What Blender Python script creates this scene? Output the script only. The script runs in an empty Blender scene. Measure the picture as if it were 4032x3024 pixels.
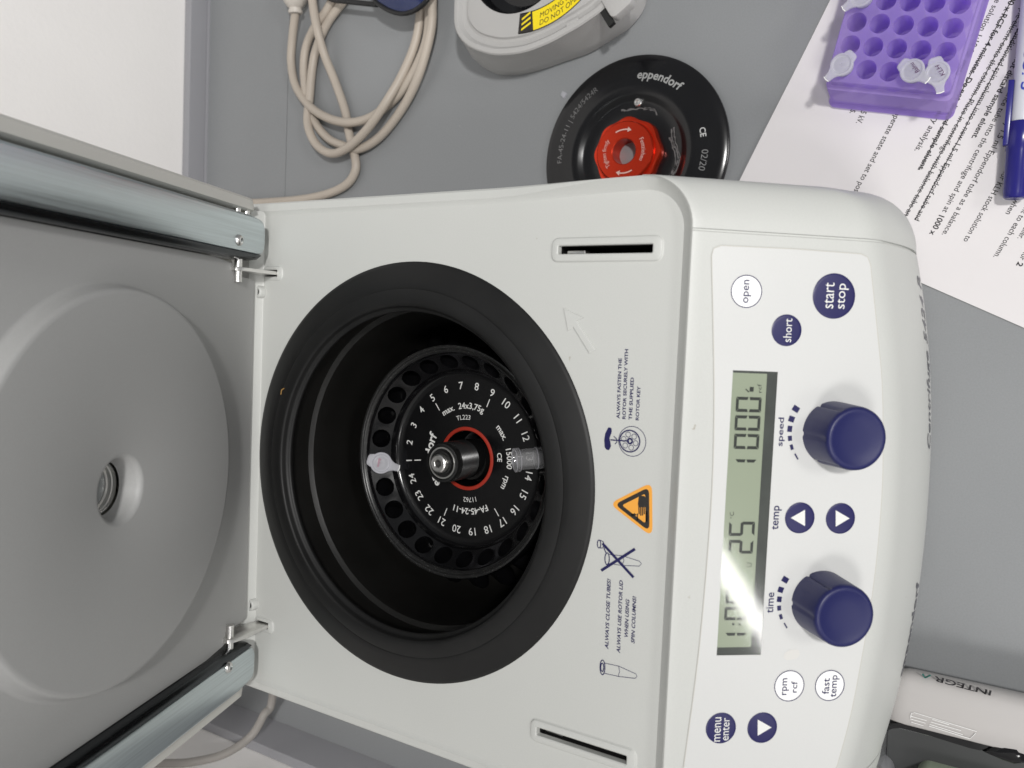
import bpy, bmesh, math, random
from math import sin, cos, pi, radians
from mathutils import Vector, Matrix
from mathutils.geometry import delaunay_2d_cdt
random.seed(7)
MM = 0.001
scene = bpy.context.scene
col = scene.collection

# ------------------------------------------------------------------ camera
# photograph 4032 x 3024, millimetres, machine frame: x right, y back, z up, origin = rotor axis on the deck
PW, PH, FOC = 4032.0, 3024.0, 3300.29
CAM = Vector((74.036, -274.138, 343.600))
_r = Vector((0.04512477, 0.54967327, 0.05698214))
_R = Matrix.Rotation(_r.length, 3, _r.normalized()) @ Matrix(((0, -1, 0), (-1, 0, 0), (0, 0, -1)))
cam_d = bpy.data.cameras.new('camera')
cam_d.sensor_width = 36.0
cam_d.lens = FOC / PW * 36.0
cam_d.clip_start = 0.01
cam_d.clip_end = 50
cam_d.dof.use_dof = True
cam_d.dof.focus_distance = 0.46
cam_d.dof.aperture_fstop = 14.0
cam = bpy.data.objects.new('camera', cam_d)
col.objects.link(cam)
cam.matrix_world = Matrix.Translation(CAM * MM) @ Matrix((_R[0], -_R[1], -_R[2])).transposed().to_4x4()
scene.camera = cam

# ------------------------------------------------------------------ world and lamps
world = bpy.data.worlds.new('World')
scene.world = world
world.use_nodes = True
bg = world.node_tree.nodes['Background']
bg.inputs[0].default_value = (0.96, 0.98, 1.0, 1)
bg.inputs[1].default_value = 0.22

def area(name, d, dist, size, sizey, watts, colr, target=(60, -80, -60), spin=0):
    L = bpy.data.lights.new(name, 'AREA')
    L.shape = 'RECTANGLE'
    L.size, L.size_y = size, sizey
    L.energy = watts
    L.color = colr
    o = bpy.data.objects.new(name, L)
    col.objects.link(o)
    d = Vector(d).normalized()
    o.location = Vector(target) * MM + d * dist
    o.rotation_euler = d.to_track_quat('Z', 'Y').to_euler()
    o.rotation_euler.rotate_axis('Z', radians(spin))
    return o
area('ceiling_or_fill_lamp', (0.20, -0.50, 0.84), 2.2, 0.13, 0.13, 27, (1.0, 0.985, 0.965))
area('ceiling_or_fill_lamp', (-0.42, -0.42, 0.80), 2.2, 0.45, 0.35, 13, (1.0, 0.985, 0.965))
area('ceiling_or_fill_lamp', (-0.274, -0.867, 0.4165), 3.0, 0.95, 0.06, 6.0, (1.0, 0.985, 0.96), target=(-29, -175, -12), spin=45)
area('ceiling_or_fill_lamp', (0.22, -0.90, 0.55), 3.2, 0.7, 0.4, 14, (1.0, 0.985, 0.965))  # added fill lamp, unseen, brightens the lid liner and rear wall

scene.view_settings.view_transform = 'Standard'
scene.view_settings.look = 'None'
scene.view_settings.exposure = 0.14
scene.view_settings.gamma = 1.0
scene.render.resolution_x, scene.render.resolution_y = 1024, 768
scene.render.engine = 'CYCLES'
scene.cycles.max_bounces = 10
scene.cycles.transparent_max_bounces = 16

ZT = -215.0      # table top

# ------------------------------------------------------------------ pixel -> place
def ray(u, v):
    return _R.transposed() @ Vector(((u - PW / 2) / FOC, (v - PH / 2) / FOC, 1.0))
def on_plane(u, v, p0, n):
    d = ray(u, v)
    return CAM + d * ((Vector(p0) - CAM).dot(n) / d.dot(n))
def unp(u, v, z):
    return on_plane(u, v, (0, 0, z), Vector((0, 0, 1)))

def paper_h(x, y):
    return 1.3 + .55 * sin(x * .021 + y * .013 + 1.0) + .4 * sin(x * .05 - y * .022) + .25 * sin(y * .06 + .4)
class Frame:
    def __init__(s, o, x, y):
        s.o = Vector(o); s.x = Vector(x).normalized(); s.z = s.x.cross(Vector(y)).normalized(); s.y = s.z.cross(s.x)
    def p(s, x, y, z=0.0):
        return s.o + s.x * x + s.y * y + s.z * z
    def px(s, u, v, h=0.0):
        q = on_plane(u, v, s.o + s.z * h, s.z) - s.o
        return (q.dot(s.x), q.dot(s.y))
class PaperFrame(Frame):
    def p(s, x, y, z=0.0):
        return s.o + s.x * x + s.y * y + s.z * (z + paper_h(x, y))
A40 = radians(40)
FD = Frame((0, 0, 0), (1, 0, 0), (0, 1, 0))                                  # deck
FP = Frame((0, -152.8, 6.5), (1, 0, 0), (0, cos(A40), sin(A40)))             # sloping console
BL = radians(20.6)
FL = Frame((0, 102.8, 0), (1, 0, 0), (0, -sin(BL), cos(BL)))                 # face of the raised disc in the open lid
FT = Frame((0, 0, ZT), (1, 0, 0), (0, 1, 0))                                 # table

# ------------------------------------------------------------------ mesh building
class MB:
    def __init__(s): s.v = []; s.f = []
    def add(s, vs, fs):
        k = len(s.v); s.v += [Vector(q) for q in vs]; s.f += [tuple(i + k for i in f) for f in fs]; return s
    def grid(s, rows, closeu=False, closev=False):
        n = len(rows[0]); m = len(rows); vs = [q for r in rows for q in r]; fs = []
        for i in range(m if closev else m - 1):
            for j in range(n if closeu else n - 1):
                a = i * n + j; b = i * n + (j + 1) % n; c = ((i + 1) % m) * n + (j + 1) % n; d = ((i + 1) % m) * n + j
                fs.append((a, b, c, d))
        return s.add(vs, fs)
    def lathe(s, prof, fr, n=48, cx=0, cy=0, cap0=False, cap1=False):
        rows = [[fr.p(cx + r * cos(2 * pi * k / n), cy + r * sin(2 * pi * k / n), z) for k in range(n)] for r, z in prof]
        s.grid(rows, closeu=True)
        if cap0: s.add(rows[0], [tuple(range(n))])
        if cap1: s.add(rows[-1], [tuple(range(n))])
        return s
    def prism(s, pts, fr, z0, z1, bev=0.0, bottom=True):
        # pts counter-clockwise in the frame
        n = len(pts); rows = []
        if bev > 0:
            ins = inset(pts, bev)
            rows = [[fr.p(x, y, z0) for x, y in pts], [fr.p(x, y, z1 - bev) for x, y in pts],
                    [fr.p(x * .7 + a * .3, y * .7 + b * .3, z1 - bev * .3) for (x, y), (a, b) in zip(pts, ins)],
                    [fr.p(x, y, z1) for x, y in ins]]
        else:
            rows = [[fr.p(x, y, z0) for x, y in pts], [fr.p(x, y, z1) for x, y in pts]]
        s.grid(rows, closeu=True)
        s.add(rows[-1], [tuple(range(n))])
        if bottom: s.add(rows[0], [tuple(reversed(range(n)))])
        return s
    def tube(s, pts, r, n=10, caps=True, smooth_steps=0):
        pts = [Vector(q) for q in pts]
        if smooth_steps: pts = spline(pts, smooth_steps)
        rows = []; up = None
        for i, q in enumerate(pts):
            t = (pts[min(i + 1, len(pts) - 1)] - pts[max(i - 1, 0)]).normalized()
            if up is None:
                up = Vector((0, 0, 1)) if abs(t.z) < .9 else Vector((1, 0, 0))
            a = t.cross(up).normalized(); up = a.cross(t).normalized()
            rr = r(i / (len(pts) - 1)) if callable(r) else r
            rows.append([q + (a * cos(2 * pi * k / n) + up * sin(2 * pi * k / n)) * rr for k in range(n)])
        s.grid(rows, closeu=True)
        if caps:
            s.add(rows[0], [tuple(reversed(range(n)))]); s.add(rows[-1], [tuple(range(n))])
        return s
    def box(s, fr, x0, x1, y0, y1, z0, z1, bev=0.0):
        if bev <= 0:
            return s.prism([(x0, y0), (x1, y0), (x1, y1), (x0, y1)], fr, z0, z1)
        return s.prism(rrect(x0, x1, y0, y1, min(bev * 1.2, abs(x1 - x0) * .45, abs(y1 - y0) * .45), 3), fr, z0, z1, bev)
    def ribbon(s, pts, w, fr, z, closed=False):
        n = len(pts); L = []; Rr = []
        for i in range(n):
            a = pts[i - 1] if (i > 0 or closed) else pts[i]
            b = pts[(i + 1) % n] if (i < n - 1 or closed) else pts[i]
            tx, ty = b[0] - a[0], b[1] - a[1]; l = math.hypot(tx, ty) or 1; nx, ny = -ty / l * w / 2, tx / l * w / 2
            L.append(fr.p(pts[i][0] + nx, pts[i][1] + ny, z)); Rr.append(fr.p(pts[i][0] - nx, pts[i][1] - ny, z))
        if closed: L.append(L[0]); Rr.append(Rr[0])
        return s.grid([Rr, L])
    def flat(s, pts, fr, z):
        return s.add([fr.p(x, y, z) for x, y in pts], [tuple(range(len(pts)))])
    def filled(s, outer, holes, fr, z):
        vs = []; es = []
        for loop in [outer] + holes:
            k = len(vs); n = len(loop); vs += [Vector(q) for q in loop]; es += [(k + i, k + (i + 1) % n) for i in range(n)]
        o = delaunay_2d_cdt(vs, es, [], 0, 1e-5)
        keep = []
        for f in o[2]:
            cx = sum(o[0][i][0] for i in f) / len(f); cy = sum(o[0][i][1] for i in f) / len(f)
            if inside(cx, cy, outer) and not any(inside(cx, cy, h) for h in holes): keep.append(f)
        return s.add([fr.p(q[0], q[1], z) for q in o[0]], keep)

def inside(x, y, poly):
    r = False; n = len(poly)
    for i in range(n):
        x0, y0 = poly[i][0], poly[i][1]; x1, y1 = poly[i - 1][0], poly[i - 1][1]
        if (y0 > y) != (y1 > y) and x < (x1 - x0) * (y - y0) / (y1 - y0) + x0: r = not r
    return r
def inset(pts, d):
    n = len(pts); out = []
    for i in range(n):
        a = Vector(pts[i - 1]); b = Vector(pts[i]); c = Vector(pts[(i + 1) % n])
        t1 = (b - a); t2 = (c - b)
        if t1.length < 1e-6: t1 = t2
        if t2.length < 1e-6: t2 = t1
        t1 = t1.normalized(); t2 = t2.normalized()
        n1 = Vector((-t1.y, t1.x)); n2 = Vector((-t2.y, t2.x)); m = (n1 + n2)
        m = m.normalized() if m.length > 1e-6 else n1
        k = d / max(.4, m.dot(n1)); out.append((b.x + m.x * k, b.y + m.y * k))
    return out
def rrect(x0, x1, y0, y1, r, n=6):
    out = []
    for cx, cy, a in ((x1 - r, y0 + r, -90), (x1 - r, y1 - r, 0), (x0 + r, y1 - r, 90), (x0 + r, y0 + r, 180)):
        for k in range(n + 1):
            t = radians(a + 90 * k / n); out.append((cx + r * cos(t), cy + r * sin(t)))
    return out
def rpoly(pts, rad, n=5):
    out = []; N = len(pts)
    for i in range(N):
        a = Vector(pts[i - 1]); b = Vector(pts[i]); c = Vector(pts[(i + 1) % N])
        r = rad[i] if isinstance(rad, (list, tuple)) else rad
        if r <= 0: out.append(tuple(b)); continue
        d1 = (a - b).normalized(); d2 = (c - b).normalized()
        L = min(r / max(math.tan(d1.angle(d2) / 2), .05), (a - b).length * .48, (c - b).length * .48)
        p, q = b + d1 * L, b + d2 * L
        for k in range(n + 1):
            t = k / n; z = p * (1 - t) ** 2 + b * 2 * t * (1 - t) + q * t * t; out.append((z.x, z.y))
    return out
def circ(cx, cy, r, n=48): return [(cx + r * cos(2 * pi * k / n), cy + r * sin(2 * pi * k / n)) for k in range(n)]
def spline(pts, m=6):
    out = []; n = len(pts)
    for i in range(n - 1):
        p0, p1, p2, p3 = pts[max(i - 1, 0)], pts[i], pts[i + 1], pts[min(i + 2, n - 1)]
        for k in range(m):
            t = k / m
            out.append(.5 * ((2 * p1) + (p2 - p0) * t + (2 * p0 - 5 * p1 + 4 * p2 - p3) * t * t + (3 * p1 - p0 - 3 * p2 + p3) * t ** 3))
    out.append(pts[-1]); return out

ORG = {}
def obj(name, mb, mat, parent=None, base=None, smooth=35, label=None, cat=None, group=None, kind=None, fix=True):
    o0 = ORG[parent.name] if parent else (Vector(base) if base is not None else Vector((0, 0, 0)))
    me = bpy.data.meshes.new(name)
    me.from_pydata([tuple((q - o0) * MM) for q in mb.v], [], mb.f)
    if fix:
        bm = bmesh.new(); bm.from_mesh(me)
        bmesh.ops.remove_doubles(bm, verts=bm.verts, dist=1e-6)
        bmesh.ops.recalc_face_normals(bm, faces=bm.faces)
        bm.to_mesh(me); bm.free()
    if smooth:
        me.polygons.foreach_set('use_smooth', [True] * len(me.polygons))
        me.set_sharp_from_angle(angle=radians(smooth))
    me.materials.append(mat)
    o = bpy.data.objects.new(name, me); col.objects.link(o)
    if parent: o.parent = parent
    else: o.location = o0 * MM
    ORG[o.name] = o0
    tag(o, label, cat, group, kind)
    return o
def tag(o, label=None, cat=None, group=None, kind=None):
    if label: o['label'] = label
    if cat: o['category'] = cat
    if group: o['group'] = group
    if kind: o['kind'] = kind
def thing(name, base, label, cat, group=None):
    o = bpy.data.objects.new(name, None); col.objects.link(o)
    o.location = Vector(base) * MM; o.empty_display_size = .02
    ORG[o.name] = Vector(base); tag(o, label, cat, group)
    return o

# ------------------------------------------------------------------ text
_tc = {}
def text2d(s, bold=0.0, shear=0.0):
    k = (s, bold, shear)
    if k not in _tc:
        c = bpy.data.curves.new('t', 'FONT'); c.body = s; c.resolution_u = 3; c.offset = bold; c.shear = shear; c.fill_mode = 'FRONT'
        o = bpy.data.objects.new('t', c); col.objects.link(o)
        me = o.to_mesh()
        vs = [(q.co.x, q.co.y) for q in me.vertices]; fs = [tuple(p.vertices) for p in me.polygons]
        o.to_mesh_clear(); bpy.data.objects.remove(o); bpy.data.curves.remove(c)
        _tc[k] = (vs, fs)
    return _tc[k]
def bbox(vs):
    return min(q[0] for q in vs), max(q[0] for q in vs), min(q[1] for q in vs), max(q[1] for q in vs)
def put_text(mb, fr, s, cx, cy, w, h=None, z=.12, ang=0.0, bold=0.0, shear=0.0):
    vs, fs = text2d(s, bold, shear); x0, x1, y0, y1 = bbox(vs)
    sx = w / (x1 - x0); sy = h / (y1 - y0) if h else sx
    ca, sa = cos(ang), sin(ang); out = []
    for x, y in vs:
        X = (x - (x0 + x1) / 2) * sx; Y = (y - (y0 + y1) / 2) * sy
        out.append(fr.p(cx + X * ca - Y * sa, cy + X * sa + Y * ca, z))
    mb.add(out, fs); return mb
def px_text(mb, fr, s, u0, v0, u1, v1, hpx=None, z=.12, bold=0.0, shear=0.0, lift=0.0):
    # from the middle of the first letter's side to the middle of the last one's, in photograph pixels
    a = Vector(fr.px(u0, v0, z)); b = Vector(fr.px(u1, v1, z)); d = b - a
    h = None
    if hpx:
        um, vm = (u0 + u1) / 2, (v0 + v1) / 2; L = math.hypot(u1 - u0, v1 - v0); nx, ny = -(v1 - v0) / L, (u1 - u0) / L
        h = (Vector(fr.px(um + nx * hpx / 2, vm + ny * hpx / 2, z)) - Vector(fr.px(um - nx * hpx / 2, vm - ny * hpx / 2, z))).length
    c = (a + b) / 2
    return put_text(mb, fr, s, c.x, c.y, d.length, h, z, math.atan2(d.y, d.x), bold, shear)
def arc_text(mb, fr, s, cx, cy, R, amid, h, z=.12, outward=True, bold=0.0, shear=0.0, stretch=1.0):
    # R = radius of the letters' middle; outward: tops point away from the centre (read clockwise)
    vs, fs = text2d(s, bold, shear); x0, x1, y0, y1 = bbox(vs); k = h / .73
    out = []
    for x, y in vs:
        X = (x - (x0 + x1) / 2) * k * stretch; Y = (y - .36) * k
        if outward: a = amid - X / R; r = R + Y
        else: a = amid + X / R; r = R - Y
        out.append(fr.p(cx + r * cos(a), cy + r * sin(a), z))
    mb.add(out, fs); return mb

# ------------------------------------------------------------------ materials
def mat(name, base, rough=.5, metal=0.0, spec=.5, coat=0.0, trans=0.0, ior=1.45, noise=0.0, nscale=200.0, bump=0.0, bscale=900.0,
        specks=None, sscale=300.0, sthr=.74, stretch=None, sss=0.0, alpha=1.0, rvar=0.0, grain=0.0, gscale=1500.0, scuff=None):
    m = bpy.data.materials.new(name); m.use_nodes = True
    nt = m.node_tree; b = nt.nodes['Principled BSDF']
    b.inputs['Base Color'].default_value = (*base, 1); b.inputs['Roughness'].default_value = rough
    b.inputs['Metallic'].default_value = metal; b.inputs['Specular IOR Level'].default_value = spec
    b.inputs['Coat Weight'].default_value = coat; b.inputs['Transmission Weight'].default_value = trans; b.inputs['IOR'].default_value = ior
    b.inputs['Alpha'].default_value = alpha
    if sss: 
        b.inputs['Subsurface Weight'].default_value = sss; b.inputs['Subsurface Scale'].default_value = .004
    tc = nt.nodes.new('ShaderNodeTexCoord'); co = tc.outputs['Object']
    if stretch:
        mp = nt.nodes.new('ShaderNodeMapping'); mp.inputs['Scale'].default_value = stretch; nt.links.new(co, mp.inputs[0]); co = mp.outputs[0]
    colr = None
    if noise:
        n = nt.nodes.new('ShaderNodeTexNoise'); n.inputs['Scale'].default_value = nscale; n.inputs['Detail'].default_value = 5; nt.links.new(co, n.inputs['Vector'])
        mx = nt.nodes.new('ShaderNodeMix'); mx.data_type = 'RGBA'
        mx.inputs[6].default_value = (*[c * (1 - noise) for c in base], 1); mx.inputs[7].default_value = (*[min(1, c * (1 + noise)) for c in base], 1)
        nt.links.new(n.outputs[0], mx.inputs[0]); colr = mx.outputs[2]
        if rvar:
            mr = nt.nodes.new('ShaderNodeMapRange'); mr.inputs[3].default_value = rough - rvar; mr.inputs[4].default_value = rough + rvar
            nt.links.new(n.outputs[0], mr.inputs[0]); nt.links.new(mr.outputs[0], b.inputs['Roughness'])
    if grain:
        ng = nt.nodes.new('ShaderNodeTexNoise'); ng.inputs['Scale'].default_value = gscale; ng.inputs['Detail'].default_value = 4; ng.inputs['Roughness'].default_value = .7; nt.links.new(tc.outputs['Object'], ng.inputs['Vector'])
        rg = nt.nodes.new('ShaderNodeMapRange'); rg.inputs[1].default_value = .3; rg.inputs[2].default_value = .7; rg.inputs[3].default_value = 1 - grain; rg.inputs[4].default_value = 1 + grain
        nt.links.new(ng.outputs[0], rg.inputs[0])
        vm = nt.nodes.new('ShaderNodeVectorMath'); vm.operation = 'SCALE'
        if colr: nt.links.new(colr, vm.inputs[0])
        else: vm.inputs[0].default_value = base
        nt.links.new(rg.outputs[0], vm.inputs['Scale']); colr = vm.outputs[0]
    if scuff:
        # thin worn lines and smears: stretched noise through a narrow band
        sc_, sthr_, sheet = scuff
        mp2 = nt.nodes.new('ShaderNodeMapping'); mp2.inputs['Scale'].default_value = (sc_, sc_ * .12, sc_ * .3); mp2.inputs['Rotation'].default_value = (.3, .2, .9); nt.links.new(tc.outputs['Object'], mp2.inputs[0])
        ns = nt.nodes.new('ShaderNodeTexNoise'); ns.inputs['Scale'].default_value = 1.0; ns.inputs['Detail'].default_value = 6; ns.inputs['Roughness'].default_value = .65; nt.links.new(mp2.outputs[0], ns.inputs['Vector'])
        rs_ = nt.nodes.new('ShaderNodeMapRange'); rs_.inputs[1].default_value = sthr_; rs_.inputs[2].default_value = sthr_ + .08; rs_.inputs[4].default_value = .6; nt.links.new(ns.outputs[0], rs_.inputs[0])
        ms = nt.nodes.new('ShaderNodeMix'); ms.data_type = 'RGBA'; ms.inputs[7].default_value = (*sheet, 1); nt.links.new(rs_.outputs[0], ms.inputs[0])
        if colr: nt.links.new(colr, ms.inputs[6])
        else: ms.inputs[6].default_value = (*base, 1)
        colr = ms.outputs[2]
    if specks:
        n2 = nt.nodes.new('ShaderNodeTexNoise'); n2.inputs['Scale'].default_value = sscale; n2.inputs['Detail'].default_value = 3; nt.links.new(tc.outputs['Object'], n2.inputs['Vector'])
        rp = nt.nodes.new('ShaderNodeMapRange'); rp.inputs[1].default_value = sthr; rp.inputs[2].default_value = sthr + .05
        nt.links.new(n2.outputs[0], rp.inputs[0])
        m2 = nt.nodes.new('ShaderNodeMix'); m2.data_type = 'RGBA'
        if colr: nt.links.new(colr, m2.inputs[6])
        else: m2.inputs[6].default_value = (*base, 1)
        m2.inputs[7].default_value = (*specks, 1); nt.links.new(rp.outputs[0], m2.inputs[0]); colr = m2.outputs[2]
    if colr: nt.links.new(colr, b.inputs['Base Color'])
    if bump:
        n3 = nt.nodes.new('ShaderNodeTexNoise'); n3.inputs['Scale'].default_value = bscale; n3.inputs['Detail'].default_value = 3; nt.links.new(co, n3.inputs['Vector'])
        bp = nt.nodes.new('ShaderNodeBump'); bp.inputs['Strength'].default_value = bump; bp.inputs['Distance'].default_value = .0003
        nt.links.new(n3.outputs[0], bp.inputs['Height']); nt.links.new(bp.outputs[0], b.inputs['Normal'])
    return m
def milky(name, tint, trans=.35, tr=.25, rough=.3):
    # translucent moulded plastic: some light goes straight through, some is scattered through
    m = bpy.data.materials.new(name); m.use_nodes = True; nt = m.node_tree; nt.nodes.clear()
    out = nt.nodes.new('ShaderNodeOutputMaterial'); p = nt.nodes.new('ShaderNodeBsdfPrincipled'); p.inputs['Base Color'].default_value = (*tint, 1); p.inputs['Roughness'].default_value = rough
    t = nt.nodes.new('ShaderNodeBsdfTranslucent'); t.inputs[0].default_value = (*tint, 1)
    x = nt.nodes.new('ShaderNodeBsdfTransparent'); x.inputs[0].default_value = (*[min(1, c * .5 + .5) for c in tint], 1)
    a = nt.nodes.new('ShaderNodeMixShader'); a.inputs[0].default_value = trans; nt.links.new(p.outputs[0], a.inputs[1]); nt.links.new(t.outputs[0], a.inputs[2])
    b = nt.nodes.new('ShaderNodeMixShader'); b.inputs[0].default_value = tr; nt.links.new(a.outputs[0], b.inputs[1]); nt.links.new(x.outputs[0], b.inputs[2])
    nt.links.new(b.outputs[0], out.inputs[0]); return m
def clear(name, tint=(1, 1, 1), gloss=.12, haze=0.0, rough=.06):
    m = bpy.data.materials.new(name); m.use_nodes = True; nt = m.node_tree; nt.nodes.clear()
    out = nt.nodes.new('ShaderNodeOutputMaterial'); g = nt.nodes.new('ShaderNodeBsdfGlossy'); g.inputs['Roughness'].default_value = rough
    x = nt.nodes.new('ShaderNodeBsdfTransparent'); x.inputs[0].default_value = (*tint, 1)
    lw = nt.nodes.new('ShaderNodeLayerWeight'); lw.inputs[0].default_value = .25
    mr = nt.nodes.new('ShaderNodeMapRange'); mr.inputs[3].default_value = gloss * .4; mr.inputs[4].default_value = min(1, gloss * 4)
    nt.links.new(lw.outputs['Fresnel'], mr.inputs[0])
    a = nt.nodes.new('ShaderNodeMixShader'); nt.links.new(mr.outputs[0], a.inputs[0]); nt.links.new(x.outputs[0], a.inputs[1]); nt.links.new(g.outputs[0], a.inputs[2])
    last = a
    if haze:
        d = nt.nodes.new('ShaderNodeBsdfDiffuse'); d.inputs[0].default_value = (.9, .9, .92, 1)
        h = nt.nodes.new('ShaderNodeMixShader'); h.inputs[0].default_value = haze; nt.links.new(a.outputs[0], h.inputs[1]); nt.links.new(d.outputs[0], h.inputs[2]); last = h
    nt.links.new(last.outputs[0], out.inputs[0]); return m

M = {}
M['housing'] = mat('housing_plastic', (.525, .532, .51), .42, noise=.035, nscale=12, bump=.16, bscale=1800, specks=(.36, .34, .29), sscale=130, sthr=.755, grain=.025, gscale=1400, scuff=(420, .70, (.44, .435, .40)), rvar=.05)
M['label'] = mat('panel_film', (.585, .588, .578), .36, noise=.025, nscale=18, bump=.06, bscale=2500, grain=.015, specks=(.5, .49, .46), sscale=110, sthr=.75)
M['lidgrey'] = mat('lid_liner', (.335, .335, .33), .46, noise=.05, nscale=10, bump=.14, bscale=1500, grain=.03, scuff=(260, .70, (.33, .325, .31)), rvar=.06)
M['lidwhite'] = mat('lid_shell', (.58, .57, .53), .42, noise=.03, nscale=25)
M['rubber'] = mat('gasket_rubber', (.0085, .0085, .0085), .48, spec=.35, noise=.35, nscale=45, specks=(.11, .10, .085), sscale=420, sthr=.77, rvar=.09)
M['bowl'] = mat('chamber_coating', (.0065, .0062, .0056), .40, noise=.5, nscale=30, specks=(.12, .11, .09), sscale=520, sthr=.785, rvar=.08)
M['rotor'] = mat('rotor_anodised', (.0035, .0035, .004), .20, noise=.3, nscale=60, specks=(.07, .07, .07), sscale=700, sthr=.80, rvar=.05)
M['rotoredge'] = mat('rotor_worn_edge', (.012, .012, .012), .3, noise=.4, nscale=200, specks=(.10, .10, .095), sscale=1500, sthr=.63)
M['rubberlip'] = M['rubber']
M['white'] = mat('white_print', (.72, .72, .70), .5)
M['navy'] = mat('navy_print', (.012, .011, .075), .4, noise=.05, nscale=90)
M['button'] = mat('navy_button', (.016, .0145, .085), .34, noise=.04, nscale=60, bump=.05)
M['btnwhite'] = mat('white_button', (.84, .84, .83), .35)
M['knob'] = mat('navy_knob', (.011, .013, .080), .40, noise=.06, nscale=60, bump=.12, bscale=2200)
M['greytext'] = mat('grey_print', (.10, .10, .12), .4)
M['steel'] = mat('bright_steel', (.74, .73, .71), .30, metal=1.0, noise=.08, nscale=300)
M['zinc'] = mat('zinc_plate', (.60, .66, .68), .34, metal=1.0, noise=.26, nscale=16, stretch=(60, 1, 1), rvar=.12, bump=.1, bscale=30)
M['zincdark'] = mat('zinc_edge', (.10, .11, .115), .28, metal=1.0)
M['dark'] = mat('dark_inside', (.012, .012, .012), .6)
M['red'] = mat('red_seal', (.36, .028, .014), .4)
M['table'] = mat('bench_laminate', (.245, .253, .26), .42, noise=.06, nscale=7, bump=.16, bscale=1400, grain=.05, gscale=900, specks=(.34, .34, .34), sscale=210, sthr=.755, rvar=.07)
M['upstand'] = mat('bench_upstand', (.30, .30, .32), .45, noise=.04, nscale=9)
M['wall'] = mat('painted_wall', (.88, .86, .845), .8, noise=.02, nscale=20, bump=.5, bscale=230)
M['cord'] = mat('beige_cord', (.46, .405, .345), .45, noise=.14, nscale=30)
M['greycord'] = mat('grey_cord', (.32, .30, .28), .5)
M['cream'] = mat('plug_plastic', (.58, .54, .49), .4)
M['minigrey'] = mat('grey_casing', (.42, .413, .403), .45, noise=.04, nscale=30, bump=.1)
M['black'] = mat('black_plastic', (.010, .010, .011), .3)
M['blackgloss'] = mat('black_gloss', (.006, .006, .007), .12)
M['yellow'] = mat('yellow_label', (.85, .66, .012), .45)
M['redmetal'] = mat('red_anodised', (.60, .038, .012), .22, metal=.7, noise=.05, nscale=90)
M['lidblack'] = mat('rotor_lid_black', (.0065, .0065, .0075), .20, noise=.2, nscale=40, rvar=.05)
M['scratch'] = mat('scratched_metal', (.13, .125, .125), .5)
M['paper'] = mat('paper', (.70, .675, .68), .8, noise=.015, nscale=30, bump=.15, bscale=600)
M['ink'] = mat('black_ink', (.018, .017, .020), .6)
M['pp'] = milky('milky_plastic', (.82, .82, .86), .35, .54)
M['purple'] = milky('purple_plastic', (.62, .48, .90), .60, .38, .35)
M['clear'] = clear('clear_plastic', (.93, .93, .93), .22, .10)
M['glass'] = clear('display_glass', (.97, .98, .97), .11, 0.0, .075)
M['trayclear'] = clear('clear_tray', (.82, .83, .82), .14, .07)
M['lcd'] = mat('lcd_panel', (.30, .335, .25), .32, noise=.04, nscale=30)
M['segment'] = mat('lcd_segment', (.020, .024, .020), .4)
M['orange'] = mat('orange_sticker', (.80, .36, .055), .45)
M['signblack'] = mat('sign_black', (.025, .022, .02), .5)
M['marker'] = mat('marker_blue', (.018, .016, .165), .22, noise=.05)
M['barrel'] = mat('marker_barrel', (.60, .61, .66), .28)
M['blueprint'] = mat('blue_print', (.04, .06, .40), .4)
M['lens'] = mat('blue_lens', (.012, .022, .085), .12, spec=.7)
M['green'] = mat('pale_green_plastic', (.40, .47, .36), .4)
M['teal'] = mat('teal_print', (.0, .13, .11), .4)
M['casewhite'] = mat('white_casing', (.47, .452, .442), .4, noise=.03, nscale=25, bump=.08)
M['penink'] = mat('purple_ink', (.09, .03, .09), .6)
M['redink'] = mat('faded_red_ink', (.36, .10, .16), .7)

# ================================================================== setting
mb = MB().box(FT, -305, 620, -420, 323, -28, 0)
obj('table', mb, M['table'], smooth=0, kind='structure', base=(0, 0, ZT))
mb = MB().box(FT, -305, 620, 323.9, 439, -28, -.3)
obj('table_rear_strip', mb, M['table'], smooth=0, kind='structure', base=(0, 0, ZT))
mb = MB().box(FT, -303, 620, 436.5, 446, -4, 20, .6).box(FT, -303, 620, 434.0, 436.4, -4, 2.0, .5)
obj('rear_upstand', mb, M['upstand'], kind='structure', base=(0, 0, ZT))
mb = MB().box(FT, -314, -305.2, -420, 446, -30, 40, .6)
obj('side_upstand', mb, M['upstand'], kind='structure', base=(0, 0, ZT))
mb = MB().box(FT, -330, 640, 446.5, 470, -60, 900)
obj('wall_rear', mb, M['wall'], smooth=0, kind='structure', base=(0, 0, ZT))
mb = MB().box(FT, -345, -314.5, -420, 446, -60, 900)
obj('wall_side', mb, M['wall'], smooth=0, kind='structure', base=(0, 0, ZT))

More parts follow.
